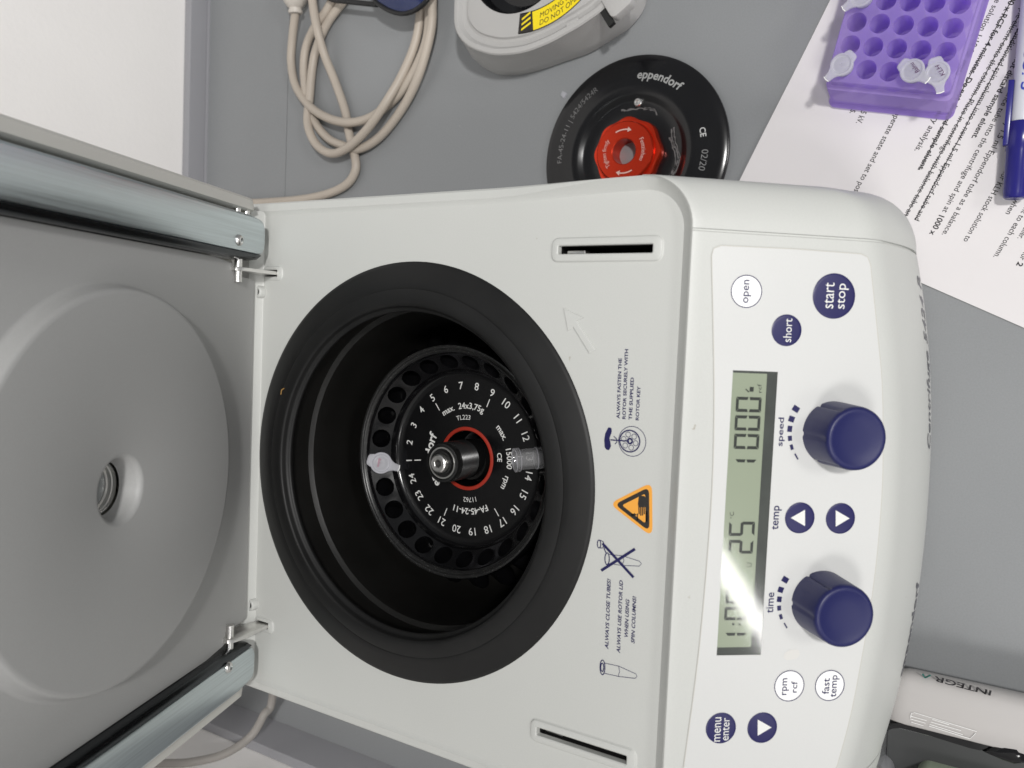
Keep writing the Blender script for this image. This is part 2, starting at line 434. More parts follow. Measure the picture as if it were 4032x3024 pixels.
# ================================================================== the centrifuge
CF = thing('centrifuge', (0, 0, ZT), 'white bench-top laboratory centrifuge with its lid open and navy control knobs', 'centrifuge')
YT, ZTOP, RC = -152.8, 6.5, 23.0
def nose(x): return -98.9 + 15.6 * (min(abs(x), 122) / 122) ** 2.2
def profile(x, groove=0.0):
    # (y, z) going from the step behind the console, over its edge, down the slope, round the nose, down the front
    out = [(YT + 1.7, ZTOP - 1.6), (YT + 1.1, ZTOP - .75), (YT + .3, ZTOP - .35), (YT - .9, ZTOP - .75 - groove)]
    sn = nose(x); k = 26
    for i in range(1, k):
        s = -2 + (sn + 7 + 2) * i / (k - 1); out.append((YT + s * cos(A40), ZTOP + s * sin(A40) - groove * 1.2))
    ny, nz = YT + sn * cos(A40), ZTOP + sn * sin(A40)
    p0 = Vector(out[-1]); p1 = Vector((ny, nz - groove)); p2 = Vector((ny - 1.9 + groove, nz - 8))
    for t in (.2, .4, .6, .8, 1.0):
        q = p0 * (1 - t) ** 2 + p1 * 2 * t * (1 - t) + p2 * t * t; out.append((q.x, q.y))
    for dz, dy in ((-16, -4.2), (-26, -6.6), (-36, -8.2), (-44, -8.9), (-52, -9.0), (-62, -8.4), (-80, -6.5), (-110, -3.0), (-150, 1.5)):
        out.append((ny + dy + groove, nz + dz))
    out.append((ny + 6, -207.0)); return out
colsx = [-122 + 244 * i / 60 for i in range(61)]
colsx = sorted([x for x in colsx if abs(x) < 120] + [-122, -121.8, -121.5, -120.7, -120.4, -120.2, 120.2, 120.4, 120.7, 121.5, 121.8, 122])
def colpts(x):
    g = 1.1 if 120.6 < abs(x) < 121.6 else 0.0
    return [Vector((x, y, z)) for y, z in profile(x, g)]
NC = 12
def corner(sg, f):
    pr = profile(122); ny, nz = YT + nose(122) * cos(A40), ZTOP + nose(122) * sin(A40); out = []
    for i, (y, z) in enumerate(pr):
        fl = max(0.0, ny - y) if i > 28 else 0.0
        k = fl * (1 - (f / (pi / 2)) ** 3)
        out.append(Vector((sg * (122 + (RC + k) * sin(f)), (y + fl) + RC * (1 - cos(f)) - k * cos(f), z)))
    return out
columns = [corner(-1, pi / 2 * k / NC) for k in range(NC, 0, -1)]
columns += [colpts(x) for x in colsx]
columns += [corner(1, pi / 2 * k / NC) for k in range(1, NC + 1)]
mb = MB(); mb.grid(columns)
# the step from the console edge down to the deck
def inner(cx, cy, rad, z):
    row = []
    for k in range(NC, 0, -1):
        f = pi / 2 * k / NC; row.append(Vector((-122 - rad * sin(f), cy + (rad + 0) * (1 - cos(f)), z)))
    row += [Vector((x, cy, z)) for x in colsx]
    for k in range(1, NC + 1):
        f = pi / 2 * k / NC; row.append(Vector((122 + rad * sin(f), cy + rad * (1 - cos(f)), z)))
    return row
top = [c[0] for c in columns]
r1 = inner(0, -146.9, 17.9, .3); r2 = inner(0, -146.5, 17.5, -.02)
mb.grid([top, r1, r2])
# side rails of the deck and the body's sides
BACK = 232.0
for sgn in (-1, 1):
    colm = columns[0] if sgn < 0 else columns[-1]
    y0 = colm[0].y
    yin = r2[0].y
    ys = [y0 + (-48 - y0) * i / 12 for i in range(13)] + [-30, 0, 40, 80, 121, BACK]
    rows = []
    for i, y in enumerate(ys):
        t = min(1, max(0, (y - y0) / (-48 - y0))); t = t * t * (3 - 2 * t)
        top_z = colm[0].z * (1 - t) + 1.0 * t; shx = 139.6
        yy = yin + (y - y0) * (ys[12] - yin) / (ys[12] - y0) if i < 12 else y
        rows.append([Vector((sgn * (139.5 - 2.6 * t), yy, -.02)), Vector((sgn * (140.0 - 1.6 * t), yy, .30 * (1 - t) + .18 * t)), Vector((sgn * (144.9 * (1 - t) + 139.7 * t), y, top_z)),
                     Vector((sgn * (144.95 * (1 - t) + 143.7 * t), y, top_z - .15 - .5 * t)), Vector((sgn * (145 * (1 - t) + 144.7 * t), y, top_z - .6 - 1.0 * t)), Vector((sgn * 145, y, top_z - 1.6 - 1.6 * t))])
    mb.grid(rows)
    side = [q for q in colm]
    poly = [Vector((sgn * 145, q.y, q.z)) for q in side[2:]]
    tops = [r[-1] for r in rows]
    mb.add(list(reversed(tops)) + poly + [Vector((sgn * 145, BACK, -207))], [tuple(range(len(tops) + len(poly) + 1))])
mb.box(FD, -144.6, 144.6, BACK, BACK + 1, -207, -2)
housing = obj('housing', mb, M['housing'], CF, smooth=32)
# deck plate with its openings
def slot_rect(sg): return rrect(sg * 114.2 - 2.0, sg * 114.2 + 2.0, -133.2, -86.4, .5, 2)
def hinge_rect(sg): return rrect(sg * 104 - 2.0, sg * 104 + 2.0, 97.5, 119, .4, 2)
outer = []
for k in range(0, 13):
    f = pi / 2 * k / 12; outer.append((122 + 17.6 * sin(f), -129.0 - 17.6 * cos(f)))
outer += [(139.6, 109.0), (-139.6, 109.0)]
for k in range(12, -1, -1):
    f = pi / 2 * k / 12; outer.append((-122 - 17.6 * sin(f), -129.0 - 17.6 * cos(f)))
mb = MB().filled(outer, [circ(0, 0, 104, 96), slot_rect(1), slot_rect(-1), rrect(102, 106, 97.5, 108.4, .4, 2), rrect(-106, -102, 97.5, 108.4, .4, 2)], FD, 0.0)
deck = obj('deck', mb, M['housing'], CF, smooth=0)
mb = MB().add([Vector((x, y, z)) for x, y, z in ((-139.6, 109, 0), (139.6, 109, 0), (139.6, 109.6, .5), (-139.6, 109.6, .5), (139.6, 111.5, 9), (-139.6, 111.5, 9), (139.6, BACK, 9), (-139.6, BACK, 9))],
              [(0, 1, 2, 3), (3, 2, 4, 5), (5, 4, 6, 7)])
obj('rear_ledge', mb, M['housing'], CF, smooth=60)
def ring_prism(mb, out, inn, fr, h, drop):
    n = len(out); o2 = inset(out, .9); o1 = inset(out, .25); i1 = inset(inn, -.5)
    rows = [[fr.p(x, y, -.05) for x, y in inset(out, -.5)], [fr.p(x, y, h * .25) for x, y in out], [fr.p(x, y, h * .75) for x, y in o1], [fr.p(x, y, h) for x, y in o2],
            [fr.p(x, y, h) for x, y in i1], [fr.p(x, y, h - .4) for x, y in inn], [fr.p(x, y, -drop) for x, y in inn]]
    return mb.grid(rows, closeu=True)
for sg in (1, -1):
    out = rrect(sg * 114.2 - 5.4, sg * 114.2 + 5.4, -137.5, -83.0, 3.2, 5); inn = rrect(sg * 114.2 - 1.95, sg * 114.2 + 1.95, -133.1, -86.5, .5, 5)
    bz = obj('latch_slot', ring_prism(MB(), out, inn, FD, 1.15, 2.5), M['housing'], CF)
    mb = MB().box(FD, sg * 114.2 - 2.6, sg * 114.2 + 2.6, -134, -85.8, -34, -33)
    for x0, x1, y0, y1 in ((-2.7, -2.4, -134, -85.8), (2.4, 2.7, -134, -85.8), (-2.4, 2.4, -134, -133.6), (-2.4, 2.4, -86.2, -85.8)):
        mb.box(FD, sg * 114.2 + x0, sg * 114.2 + x1, y0, y1, -33, -2.7)
    obj('slot_pocket', mb, M['dark'], bz, smooth=0)
    mb = MB().box(FD, sg * 114.2 - 1.6, sg * 114.2 + .2, -98, -88.6, -16, -4.2, .3).box(FD, sg * 114.2 - 1.9, sg * 114.2 - 1.4, -130, -99, -30, -9.5)
    obj('latch_hook', mb, M['steel'], bz)
    # hinge pocket rim
    out = rrect(sg * 104 - 4.0, sg * 104 + 4.0, 93.6, 108.9, 3.0, 5); inn = rrect(sg * 104 - 1.9, sg * 104 + 1.9, 97.6, 108.3, .4, 5)
    obj('hinge_pocket', ring_prism(MB(), out, inn, FD, .9, 9), M['housing'], CF)
    mb = MB().lathe([(3.7, -3.2), (3.6, .4), (3.3, .9), (2.7, 1.2), (2.0, 1.1), (1.9, -2)], Frame((0, 0, 3.0), (1, 0, 0), (0, 1, 0)), 20, sg * 93, 110.3)
    st = obj('screw_boss', mb, M['housing'], CF)
    obj('screw_hole', MB().lathe([(1.9, 3.4), (0.01, 3.3)], FD, 16, sg * 93, 110.3), M['dark'], st)
for sx, sy in ((1, 1), (-1, 1), (1, -1), (-1, -1)):
    obj('foot', MB().lathe([(12, -215), (12.5, -213), (11, -206.8)], FD, 24, sx * 112, 30 + sy * 170, cap0=True, cap1=True), M['rubber'], CF)

# gasket and chamber
gp = [(110.9, -.1), (110.6, .5), (108.8, 1.1), (104.5, 2.5), (100, 3.7), (97.2, 4.25), (96.5, 4.15), (96.1, 3.75), (95.7, 4.1), (94.6, 4.45), (91.5, 5.1), (88.4, 5.2), (87.1, 4.9), (86.6, 4.2), (86.4, 2.4),
      (85.9, 1.5), (84.9, 1.05), (84.2, .6), (84.0, -.2), (84.4, -1.5), (87.8, -4), (88.2, -6)]
gasket = obj('gasket', MB().lathe([(r_ - (1.0 if r_ > 96 else 0), z_) for r_, z_ in gp], FD, 160, 0, -1.1), M['rubber'], CF, smooth=50)
cp = [(88.4, -5), (88.4, -19), (86.4, -20.2), (85.8, -20.6), (85.5, -22), (85.0, -60), (82, -74), (76, -84), (66, -90), (45, -93), (26, -94), (24, -94), (12, -94), (11.5, -60.5), (.01, -60.5)]
obj('chamber_bowl', MB().lathe(cp, FD, 128), M['bowl'], CF, smooth=40)
obj('debris_fleck', MB().tube([unp(1107, 1553, 4.6) + Vector((0, 0, .2)), unp(1112, 1535, 4.6) + Vector((0, 0, .6)), unp(1120, 1529, 4.6) + Vector((0, 0, .2))], .35, 5), mat('ochre_fleck', (.30, .17, .05), .6), gasket)

# printed instructions on the deck
def C1(x, y): return (2200 + x / 1.0364, 1100 + y / 1.0364)
def dk(x, y): return FD.px(*C1(x, y), 0.0)
def line(s, x0, y0, x1, y1, h, **k):
    m_ = MB(); px_text(m_, FD, s, *C1(x0, y0), *C1(x1, y1), h / 1.0364, **k); return m_
for s, a, h in (('ALWAYS FASTEN THE', (242, 568, 251, 322), 14), ('ROTOR SECURELY WITH', (266, 570, 277, 285), 14), ('THE SUPPLIED', (292, 573, 300, 400), 14), ('ROTOR KEY', (320, 575, 327, 436), 14)):
    obj('lettering', line(s, *a, h, bold=.022, z=.15), M['navy'], deck, smooth=0)
for s, a, h in (('ALWAYS CLOSE TUBES!', (195, 1508, 205, 1222), 15), ('ALWAYS USE ROTOR LID', (243, 1525, 255, 1228), 15), ('WHEN USING', (275, 1460, 281, 1305), 15), ('SPIN COLUMNS!', (302, 1485, 309, 1293), 15)):
    obj('lettering', line(s, *a, h, bold=.022, shear=.2, z=.15), M['navy'], deck, smooth=0)
# rotor key pictogram
mb = MB()
mb.flat(rpoly([dk(*q) for q in ((188, 684), (186, 655), (190, 630), (203, 603), (216, 606), (217, 622), (208, 648), (214, 680), (206, 698), (194, 694))], .8, 3), FD, .15)
c0 = dk(300, 661); rr = (Vector(dk(300, 600)) - Vector(dk(300, 722))).length / 2
mb.ribbon([(c0[0] + rr * cos(t), c0[1] + rr * .98 * sin(t)) for t in [2 * pi * k / 48 for k in range(48)]], .28, FD, .15, True)
c1 = dk(290, 660); rr = (Vector(dk(290, 616)) - Vector(dk(290, 704))).length / 2
mb.ribbon([(c1[0] + rr * cos(t), c1[1] + rr * sin(t)) for t in [2 * pi * k / 40 for k in range(40)]], .6, FD, .15, True)
for k in range(6):
    t = 2 * pi * k / 6 + .3
    mb.ribbon(circ(c1[0] + rr * .62 * cos(t), c1[1] + rr * .62 * sin(t), 1.15, 16), .25, FD, .16, True)
mb.ribbon(circ(*dk(291, 660), 1.1, 14), .8, FD, .17, True)
mb.ribbon([dk(212, 655), dk(288, 660)], .55, FD, .18).ribbon([dk(225, 640), dk(236, 650), dk(238, 664), dk(230, 672)], .4, FD, .19)
obj('key_pictogram', mb, M['navy'], deck, smooth=0)
# closed tube pictogram
mb = MB()
def el(cx, cy, rx, ry, w, z=.15, n=28):
    pts = [dk(cx + rx * cos(2 * pi * k / n), cy + ry * sin(2 * pi * k / n)) for k in range(n)]
    mb.ribbon(pts, w, FD, z, True)
el(179, 1583, 10, 30, .45); el(178, 1583, 6, 17, .5); mb.ribbon([dk(186, 1565), dk(245, 1578), dk(316, 1610), dk(320, 1620), dk(312, 1628), dk(243, 1620), dk(186, 1607)], .26, FD, .16); mb.ribbon([dk(245, 1578), dk(249, 1600), dk(243, 1620)], .24, FD, .17)
obj('closed_tube_pictogram', mb, M['navy'], deck, smooth=0)
mb = MB()
el(198, 1140, 9, 24, .5); mb.ribbon([dk(205, 1122), dk(262, 1128), dk(330, 1150), dk(338, 1160), dk(330, 1170), dk(258, 1167), dk(205, 1160)], .26, FD, .16); mb.ribbon([dk(262, 1128), dk(267, 1148), dk(258, 1167)], .24, FD, .17)
mb.ribbon([dk(195, 1118), dk(186, 1100), dk(190, 1085), dk(178, 1078)], .5, FD, .17); el(165, 1080, 7, 16, .45, .15); mb.ribbon([dk(168, 1064), dk(182, 1070), dk(182, 1096), dk(168, 1096)], .4, FD, .17)
mb.ribbon([dk(174, 1188), dk(312, 1100)], 1.25, FD, .22).ribbon([dk(180, 1078), dk(306, 1216)], 1.25, FD, .24)
obj('open_tube_pictogram', mb, M['navy'], deck, smooth=0)
# crush warning sticker
tri = [dk(207, 915), dk(383, 1053), dk(381, 827)]
def ccw(p):
    a = sum(p[i - 1][0] * p[i][1] - p[i][0] * p[i - 1][1] for i in range(len(p))); return p if a > 0 else list(reversed(p))
tri = ccw(tri)
stick = obj('warning_sticker', MB().prism(rpoly(tri, 2.6, 6), FD, 0.02, .16), M['orange'], CF, smooth=0)
t1 = rpoly(inset(tri, 1.35), 1.9, 6); t2 = rpoly(inset(tri, 3.15), .8, 6)
mb = MB().grid([[FD.p(x, y, .24) for x, y in t1], [FD.p(x, y, .24) for x, y in t2]], closeu=True)
mb.flat(ccw(rpoly([dk(*q) for q in ((352, 884), (330, 882), (327, 890), (324, 915), (326, 930), (356, 930), (358, 905))], .5, 2)), FD, .25)
for x_, y_, l_ in ((328, 928, 30), (335, 928, 36), (342, 928, 35), (349, 928, 30)):
    mb.ribbon([dk(x_, y_), dk(x_ + 1, y_ + l_)], .55, FD, .255)
mb.ribbon([dk(354, 915), dk(361, 935), dk(360, 944)], .6, FD, .255)
mb.ribbon([dk(322, 955), dk(322, 983)], .55, FD, .24).ribbon([dk(360, 946), dk(360, 988)], .55, FD, .24).ribbon([dk(297, 960), dk(311, 960)], .9, FD, .24)
mb.flat([dk(308, 952), dk(319, 960), dk(308, 968)], FD, .25)
obj('warning_symbol', mb, M['signblack'], stick, smooth=0)
# embossed arrow
arr = ccw([dk(*q) for q in ((20, 117), (104, 157), (75, 171), (152, 288), (126, 304), (60, 196), (38, 212))])
obj('embossed_arrow', MB().prism(arr, FD, -.02, .65, .45), M['housing'], deck, smooth=20)

# console label film and everything on it
topc = [(110.5, -8.6), (60, -12.6), (22, -14.4), (-12, -14.3), (-60, -12.6), (-110.5, -8.6)]
botc = [(-110.5, -80.2), (-89, -84.8), (-64, -88.2), (-36, -91.2), (-8.6, -92.6), (22, -92.4), (57, -89.6), (78, -86.2), (110.5, -80.2)]
def sm(pts, m=5): return [(q.x, q.y) for q in spline([Vector((a, b, 0)) for a, b in pts], m)]
outl = sm(topc)
outl += [(-113.6, -9.3), (-115, -12.5)] + [(-115.4, -45), (-115, -75.5), (-113.8, -78.6)] + sm(botc) + [(113.8, -78.6), (115, -75.5), (115.4, -45), (115, -12.5), (113.6, -9.3)]
lcd_r = [(63.2, -20.8), (63.2, -40.9), (-59.8, -40.9), (-59.8, -20.8)]
mb = MB().filled(ccw(outl), [lcd_r], FP, .38)
mb.grid([[FP.p(x, y, -.05) for x, y in ccw(outl)], [FP.p(x, y, .38) for x, y in ccw(outl)]], closeu=True)
film = obj('control_panel', mb, M['label'], CF, smooth=0)
mb = MB().ribbon(ccw(outl), .42, FP, .395, True)
obj('film_edge', mb, mat('film_edge', (.50, .49, .45), .5), film, smooth=0)
# display
disp = obj('display', MB().flat(ccw(lcd_r), FP, .05), M['lcd'], CF, smooth=0, label='green-grey liquid crystal display reading 1000, 25 and 1:00')
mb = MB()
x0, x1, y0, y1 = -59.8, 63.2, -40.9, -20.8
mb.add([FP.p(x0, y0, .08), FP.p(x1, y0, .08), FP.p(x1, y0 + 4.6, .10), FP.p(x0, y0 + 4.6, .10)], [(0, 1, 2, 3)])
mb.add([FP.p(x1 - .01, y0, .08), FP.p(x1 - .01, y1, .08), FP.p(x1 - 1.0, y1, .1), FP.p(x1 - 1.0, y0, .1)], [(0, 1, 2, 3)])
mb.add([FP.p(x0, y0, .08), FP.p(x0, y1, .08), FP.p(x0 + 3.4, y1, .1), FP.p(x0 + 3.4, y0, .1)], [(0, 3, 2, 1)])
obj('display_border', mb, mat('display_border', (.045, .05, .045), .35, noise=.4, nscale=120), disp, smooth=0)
mb = MB()
for a, b in (((x0, y0), (x1, y0)), ((x1, y0), (x1, y1)), ((x1, y1), (x0, y1)), ((x0, y1), (x0, y0))):
    mb.add([FP.p(*a, .0), FP.p(*b, .0), FP.p(*b, .375), FP.p(*a, .375)], [(0, 1, 2, 3)])
obj('display_wall', mb, M['steel'], disp, smooth=0)
obj('display_glass', MB().flat(ccw(lcd_r), FP, .33), M['glass'], disp, smooth=0)
def C2(x, y): return (2650 + x / 1.58, 900 + y / 1.58)
def C3(x, y): return (2650 + x / 1.413, 1850 + y / 1.413)
def seg7(d, cx, cy, w, h):
    # cx, cy centre in the panel frame, w along x, h along y
    t = 1.3; g = .22; hw, hh = w / 2, h / 2; m_ = MB()
    def hseg(y, f=1):
        m_.flat([(cx - hw + g, cy + y + t / 2 * f * .9), (cx + hw - g, cy + y + t / 2 * f * .9), (cx + hw - t * .9 - g, cy + y - t / 2 * f), (cx - hw + t * .9 + g, cy + y - t / 2 * f)], FP, .16) if f else \
        m_.flat([(cx - hw + g, cy + y), (cx - hw + .8, cy + y + t / 2), (cx + hw - .8, cy + y + t / 2), (cx + hw - g, cy + y), (cx + hw - .8, cy + y - t / 2), (cx - hw + .8, cy + y - t / 2)], FP, .16)
    def vseg(sx, y0, y1):
        m_.flat([(cx + sx * hw, cy + y0 + g), (cx + sx * hw, cy + y1 - g), (cx + sx * (hw - t), cy + y1 - g - t * .8), (cx + sx * (hw - t), cy + y0 + g + t * .3)] if y1 > 0 else
                [(cx + sx * hw, cy + y0 + g), (cx + sx * hw, cy + y1 - g), (cx + sx * (hw - t), cy + y1 - g - t * .3), (cx + sx * (hw - t), cy + y0 + g + t * .8)], FP, .16)
    S = {'0': 'abcdef', '1': 'bc', '2': 'abged', '5': 'afgcd'}[d]
    if 'a' in S: hseg(hh - t / 2, 1)
    if 'd' in S: hseg(-hh + t / 2, -1)
    if 'g' in S: hseg(0, 0)
    if 'b' in S: vseg(1, 0, hh)
    if 'c' in S: vseg(1, -hh, 0)
    if 'f' in S: vseg(-1, 0, hh)
    if 'e' in S: vseg(-1, -hh, 0)
    return m_
def digit(d, C, xa, xb, ya, yb):
    a = FP.px(*C((xa + xb) / 2, ya), .1); b = FP.px(*C((xa + xb) / 2, yb), .1); c = FP.px(*C(xa, (ya + yb) / 2), .1); e = FP.px(*C(xb, (ya + yb) / 2), .1)
    obj('display_digit', seg7(d, (a[0] + b[0]) / 2, (c[1] + e[1]) / 2, abs(a[0] - b[0]), abs(c[1] - e[1])), M['segment'], disp, smooth=0)
for d, C, q in (('0', C2, (390, 550, 1048, 1142)), ('0', C2, (383, 543, 1163, 1257)), ('0', C2, (378, 536, 1278, 1372)), ('1', C2, (384, 520, 1436, 1500)),
                ('5', C3, (310, 455, 288, 368)), ('2', C3, (308, 446, 390, 466)), ('0', C3, (285, 420, 762, 836)), ('0', C3, (292, 426, 662, 744)), ('1', C3, (288, 410, 906, 960))):
    digit(d, C, *q)
for q in ((335, 858), (372, 858)):
    a = FP.px(*C3(*q), .1); obj('display_dot', MB().flat([(a[0] - .5, a[1] - .5), (a[0] + .5, a[1] - .5), (a[0] + .5, a[1] + .5), (a[0] - .5, a[1] + .5)], FP, .16), M['segment'], disp, smooth=0)
a = FP.px(*C2(489, 1000), .1); obj('display_symbol', MB().flat([(a[0] - 1, a[1] - .9), (a[0] + 1, a[1] - .9), (a[0] + 1, a[1] + .9), (a[0] - 1, a[1] + .9)], FP, .16), M['segment'], disp, smooth=0)
obj('display_symbol', MB().ribbon([FP.px(*C2(452, 998), .1), FP.px(*C2(472, 1018), .1)], .5, FP, .16), M['segment'], disp, smooth=0)
obj('lettering', px_text(MB(), FP, 'rcf', *C2(540, 1022), *C2(538, 967), 15, z=.16), M['segment'], disp, smooth=0)
obj('lettering', px_text(MB(), FP, '\u00b0C', *C3(330, 270), *C3(326, 235), 17, z=.16), M['segment'], disp, smooth=0)
obj('display_symbol', MB().ribbon([FP.px(*C3(x, y), .1) for x, y in ((412, 515), (436, 522), (436, 534), (412, 541))], .3, FP, .16, True), M['segment'], disp, smooth=0)

def px_box(fr, C, xa, xb, ya, yb):
    xm, ym = (xa + xb) / 2, (ya + yb) / 2
    c = fr.px(*C(xm, ym)); w = (Vector(fr.px(*C(xm, ya))) - Vector(fr.px(*C(xm, yb)))).length; h = (Vector(fr.px(*C(xa, ym))) - Vector(fr.px(*C(xb, ym)))).length
    return c, w, h
def button(kindm, C, cx, cy, r, texts=(), tri_=None, ring=False, lab=None):
    c = FP.px(*C(cx, cy), .4)
    pr = [(r, .36), (r - .05, .62), (r - .35, .74), (r - 1.2, .78), (.01, .80)]
    b = obj('button', MB().lathe(pr, FP, 56, *c), kindm, CF, smooth=50, label=lab)
    m_ = MB()
    for s, q in texts:
        cc, w, h = px_box(FP, C, *q); put_text(m_, FP, s, cc[0], cc[1], w, h, .86, 0, .008 if ring else 0)
    if texts: obj('lettering', m_, M['navy'] if ring else M['white'], b, smooth=0)
    if tri_: obj('arrow_print', MB().flat(ccw([FP.px(*C(*q), .8) for q in tri_]), FP, .86), M['white'], b, smooth=0)
    if ring: obj('button_ring', MB().ribbon(circ(c[0], c[1], r - .22, 56), .36, FP, .84, True), M['navy'], b, smooth=0)
    return b
button(M['btnwhite'], C2, 455, 391, 6.95, (('open', (434, 482, 320, 464)),), ring=True, lab='white button marked open with a navy ring')
button(M['button'], C2, 706, 633, 6.75, (('short', (682, 733, 560, 706)),), lab='navy button marked short')
button(M['button'], C2, 1001, 420, 9.7, (('start', (938, 995, 337, 497)), ('stop', (1018, 1084, 343, 500))), lab='large navy button marked start stop')
button(M['button'], C3, 705, 267, 6.8, tri_=((655, 267), (734, 222), (734, 313)), lab='navy temperature button with an up arrow')
button(M['button'], C3, 931, 270, 6.8, tri_=((982, 270), (905, 225), (905, 316)), lab='navy temperature button with a down arrow')
button(M['btnwhite'], C3, 645, 1200, 7.0, (('rpm', (603, 641, 1155, 1248)), ('rcf', (652, 686, 1172, 1235))), ring=True, lab='white button marked rpm rcf')
button(M['btnwhite'], C3, 870, 1198, 7.0, (('fast', (825, 865, 1155, 1243)), ('temp', (874, 918, 1138, 1260))), ring=True, lab='white button marked fast temp')
button(M['button'], C3, 266, 1436, 6.85, (('menu', (228, 262, 1372, 1506)), ('enter', (272, 308, 1375, 1500))), lab='navy button marked menu enter')
button(M['button'], C3, 496, 1434, 6.85, tri_=((548, 1433), (471, 1389), (471, 1479)), lab='navy button with a down arrow beside menu enter')
mb = MB()
for s, C, q in (('speed', C2, (648, 694, 1175, 1353)), ('temp', C3, (550, 600, 198, 332)), ('time', C3, (517, 558, 680, 795))):
    cc, w, h = px_box(FP, C, *q); obj('lettering', put_text(MB(), FP, s, cc[0], cc[1], w, h, .5, 0, .012), M['navy'], film, smooth=0)
for C, kc, q in ((C2, (37.6, -67.7), ((764, 1122, 42, 34), (737, 1185, 36, 34), (726, 1246, 29, 36), (727, 1305, 25, 30), (738, 1360, 19, 32), (767, 1418, 9, 40))),
                 (C3, (-36.6, -67.5), ((624, 611, 36, 30), (599, 667, 31, 30), (591, 720, 26, 30), (590, 769, 22, 27), (600, 817, 17, 28), (626, 866, 8, 33)))):
    s_ = 1.58 if C is C2 else 1.413
    mb = MB()
    for x, y, a, b in q:
        c = Vector(FP.px(*C(x, y), .4)); rad = (c - Vector(kc)).normalized(); tn = Vector((-rad.y, rad.x)); k = 1 / s_ / 8.6
        hw, hh = a * k / 2, b * k / 2
        mb.flat([tuple(c + rad * hw + tn * hh), tuple(c + rad * hw - tn * hh), tuple(c - rad * hw - tn * hh), tuple(c - rad * hw + tn * hh)], FP, .5)
    obj('scale_marks', mb, M['navy'], film, smooth=0)
obj('smudge', MB().flat(rpoly([FP.px(*C3(*q), .4) for q in ((620, 1020), (650, 1000), (700, 1000), (706, 1025), (690, 1050), (635, 1060), (615, 1045))], 1.2, 3), FP, .47), mat('smudge', (.62, .61, .585), .5), film, smooth=0)
# knobs
for (kx, ky), lab in (((37.6, -67.7), 'navy rotary knob below the word speed'), ((-36.6, -67.5), 'navy rotary knob below the word time')):
    n = 96; rows = []
    for r, z in ((13.9, .4), (13.85, 3), (13.55, 12), (13.35, 17.6), (13.1, 18.9), (12.5, 19.7), (11.6, 19.95), (10.8, 19.8), (9.8, 19.45), (6, 19.0), (2, 18.85)):
        row = []
        for k in range(n):
            a = 2 * pi * k / n; g = 0.0
            for gd in (30, 92, 150, 210, 270, 330):
                dd = abs((math.degrees(a) - gd + 180) % 360 - 180)
                if dd < 4 and z < 17.9: g = .95 * (1 - dd / 4.2)
            row.append(FP.p(kx + (r - g) * cos(a), ky + (r - g) * sin(a), z))
        rows.append(row)
    mb = MB().grid(rows, closeu=True); mb.add(rows[-1], [tuple(range(n))])
    obj('knob', mb, M['knob'], CF, smooth=45, label=lab)
# lettering on the front face
def front_pt(x, dz):
    # a point on the front face, dz below the nose
    pr = profile(x); sn = nose(x); nz = ZTOP + sn * sin(A40); z = nz - dz
    for i in range(len(pr) - 1):
        (ya, za), (yb, zb) = pr[i], pr[i + 1]
        if i > 28 and za >= z >= zb:
            t = (za - z) / (za - zb + 1e-9); return Vector((x, ya + (yb - ya) * t - .18, z))
    return Vector((x, pr[-3][0], z))
def face_text(s, xs, xe, dz0, dz1, **k):
    vs, fs = text2d(s, **k); a, b, c, d = bbox(vs); m_ = MB()
    out = [front_pt(xs + (x - a) / (b - a) * (xe - xs), dz1 + (y - c) / (d - c) * (dz0 - dz1)) for x, y in vs]
    m_.add(out, fs); return m_
obj('lettering', face_text('Centrifuge 5424 R', 28, 110, 41, 54, bold=.012, shear=.25), M['greytext'], housing, smooth=0)
obj('lettering', face_text('eppendorf', -84, -36, 40, 53, bold=.03, shear=.15), M['greytext'], housing, smooth=0)

# lid
lidp = []
mb = MB()
mb.filled(rpoly([(99.6, 5.3), (100.5, 28.8), (106.8, 29.6), (108.8, 48), (109.2, 330), (-109.2, 330), (-108.8, 48), (-106.8, 29.6), (-100.5, 28.8), (-99.6, 5.3)], [3, 2, 2, 6, 0, 0, 6, 2, 2, 3], 4), [circ(0, 128.3, 90.5, 96)], FL, -8)
mb.add([FL.p(x, y, z) for x, y, z in ((-97, 5.3, -8), (97, 5.3, -8), (97, 5.3, -20), (-97, 5.3, -20))], [(0, 1, 2, 3)])
n = 96
outc = lambda r, z: [FL.p(r * cos(2 * pi * k / n), 128.3 + r * sin(2 * pi * k / n), z) for k in range(n)]
innc = lambda r, z: [FL.p(r * cos(2 * pi * k / n), 132.5 + r * sin(2 * pi * k / n), z) for k in range(n)]
mb.grid([outc(90.5, -8), outc(89.3, -7.6), outc(88.4, -6.4), outc(87.6, -2.2), outc(87.1, -.9), outc(86.2, -.2), outc(84.5, 0), innc(16.2, 0), innc(15.2, -.25), innc(14.3, -1.1), innc(13.7, -2.6), innc(12.7, -9), innc(12.3, -10)], closeu=True)
lid = obj('lid_liner', mb, M['lidgrey'], CF, smooth=40)
FLw = Frame(FL.p(0, 132.5, 0), FL.x, FL.y)
obj('window_ring', MB().lathe([(12.3, -11.4), (11.8, -11.2), (11.5, -12.6), (10.9, -12.8), (10.7, -14.5), (9.6, -14.7), (9.4, -16)], FLw, 48), M['steel'], lid)
obj('window_glass', MB().lathe([(12.2, -15.2), (.01, -15.2)], FLw, 40), mat('lid_window', (.24, .25, .25), .15, noise=.1, nscale=90), lid)
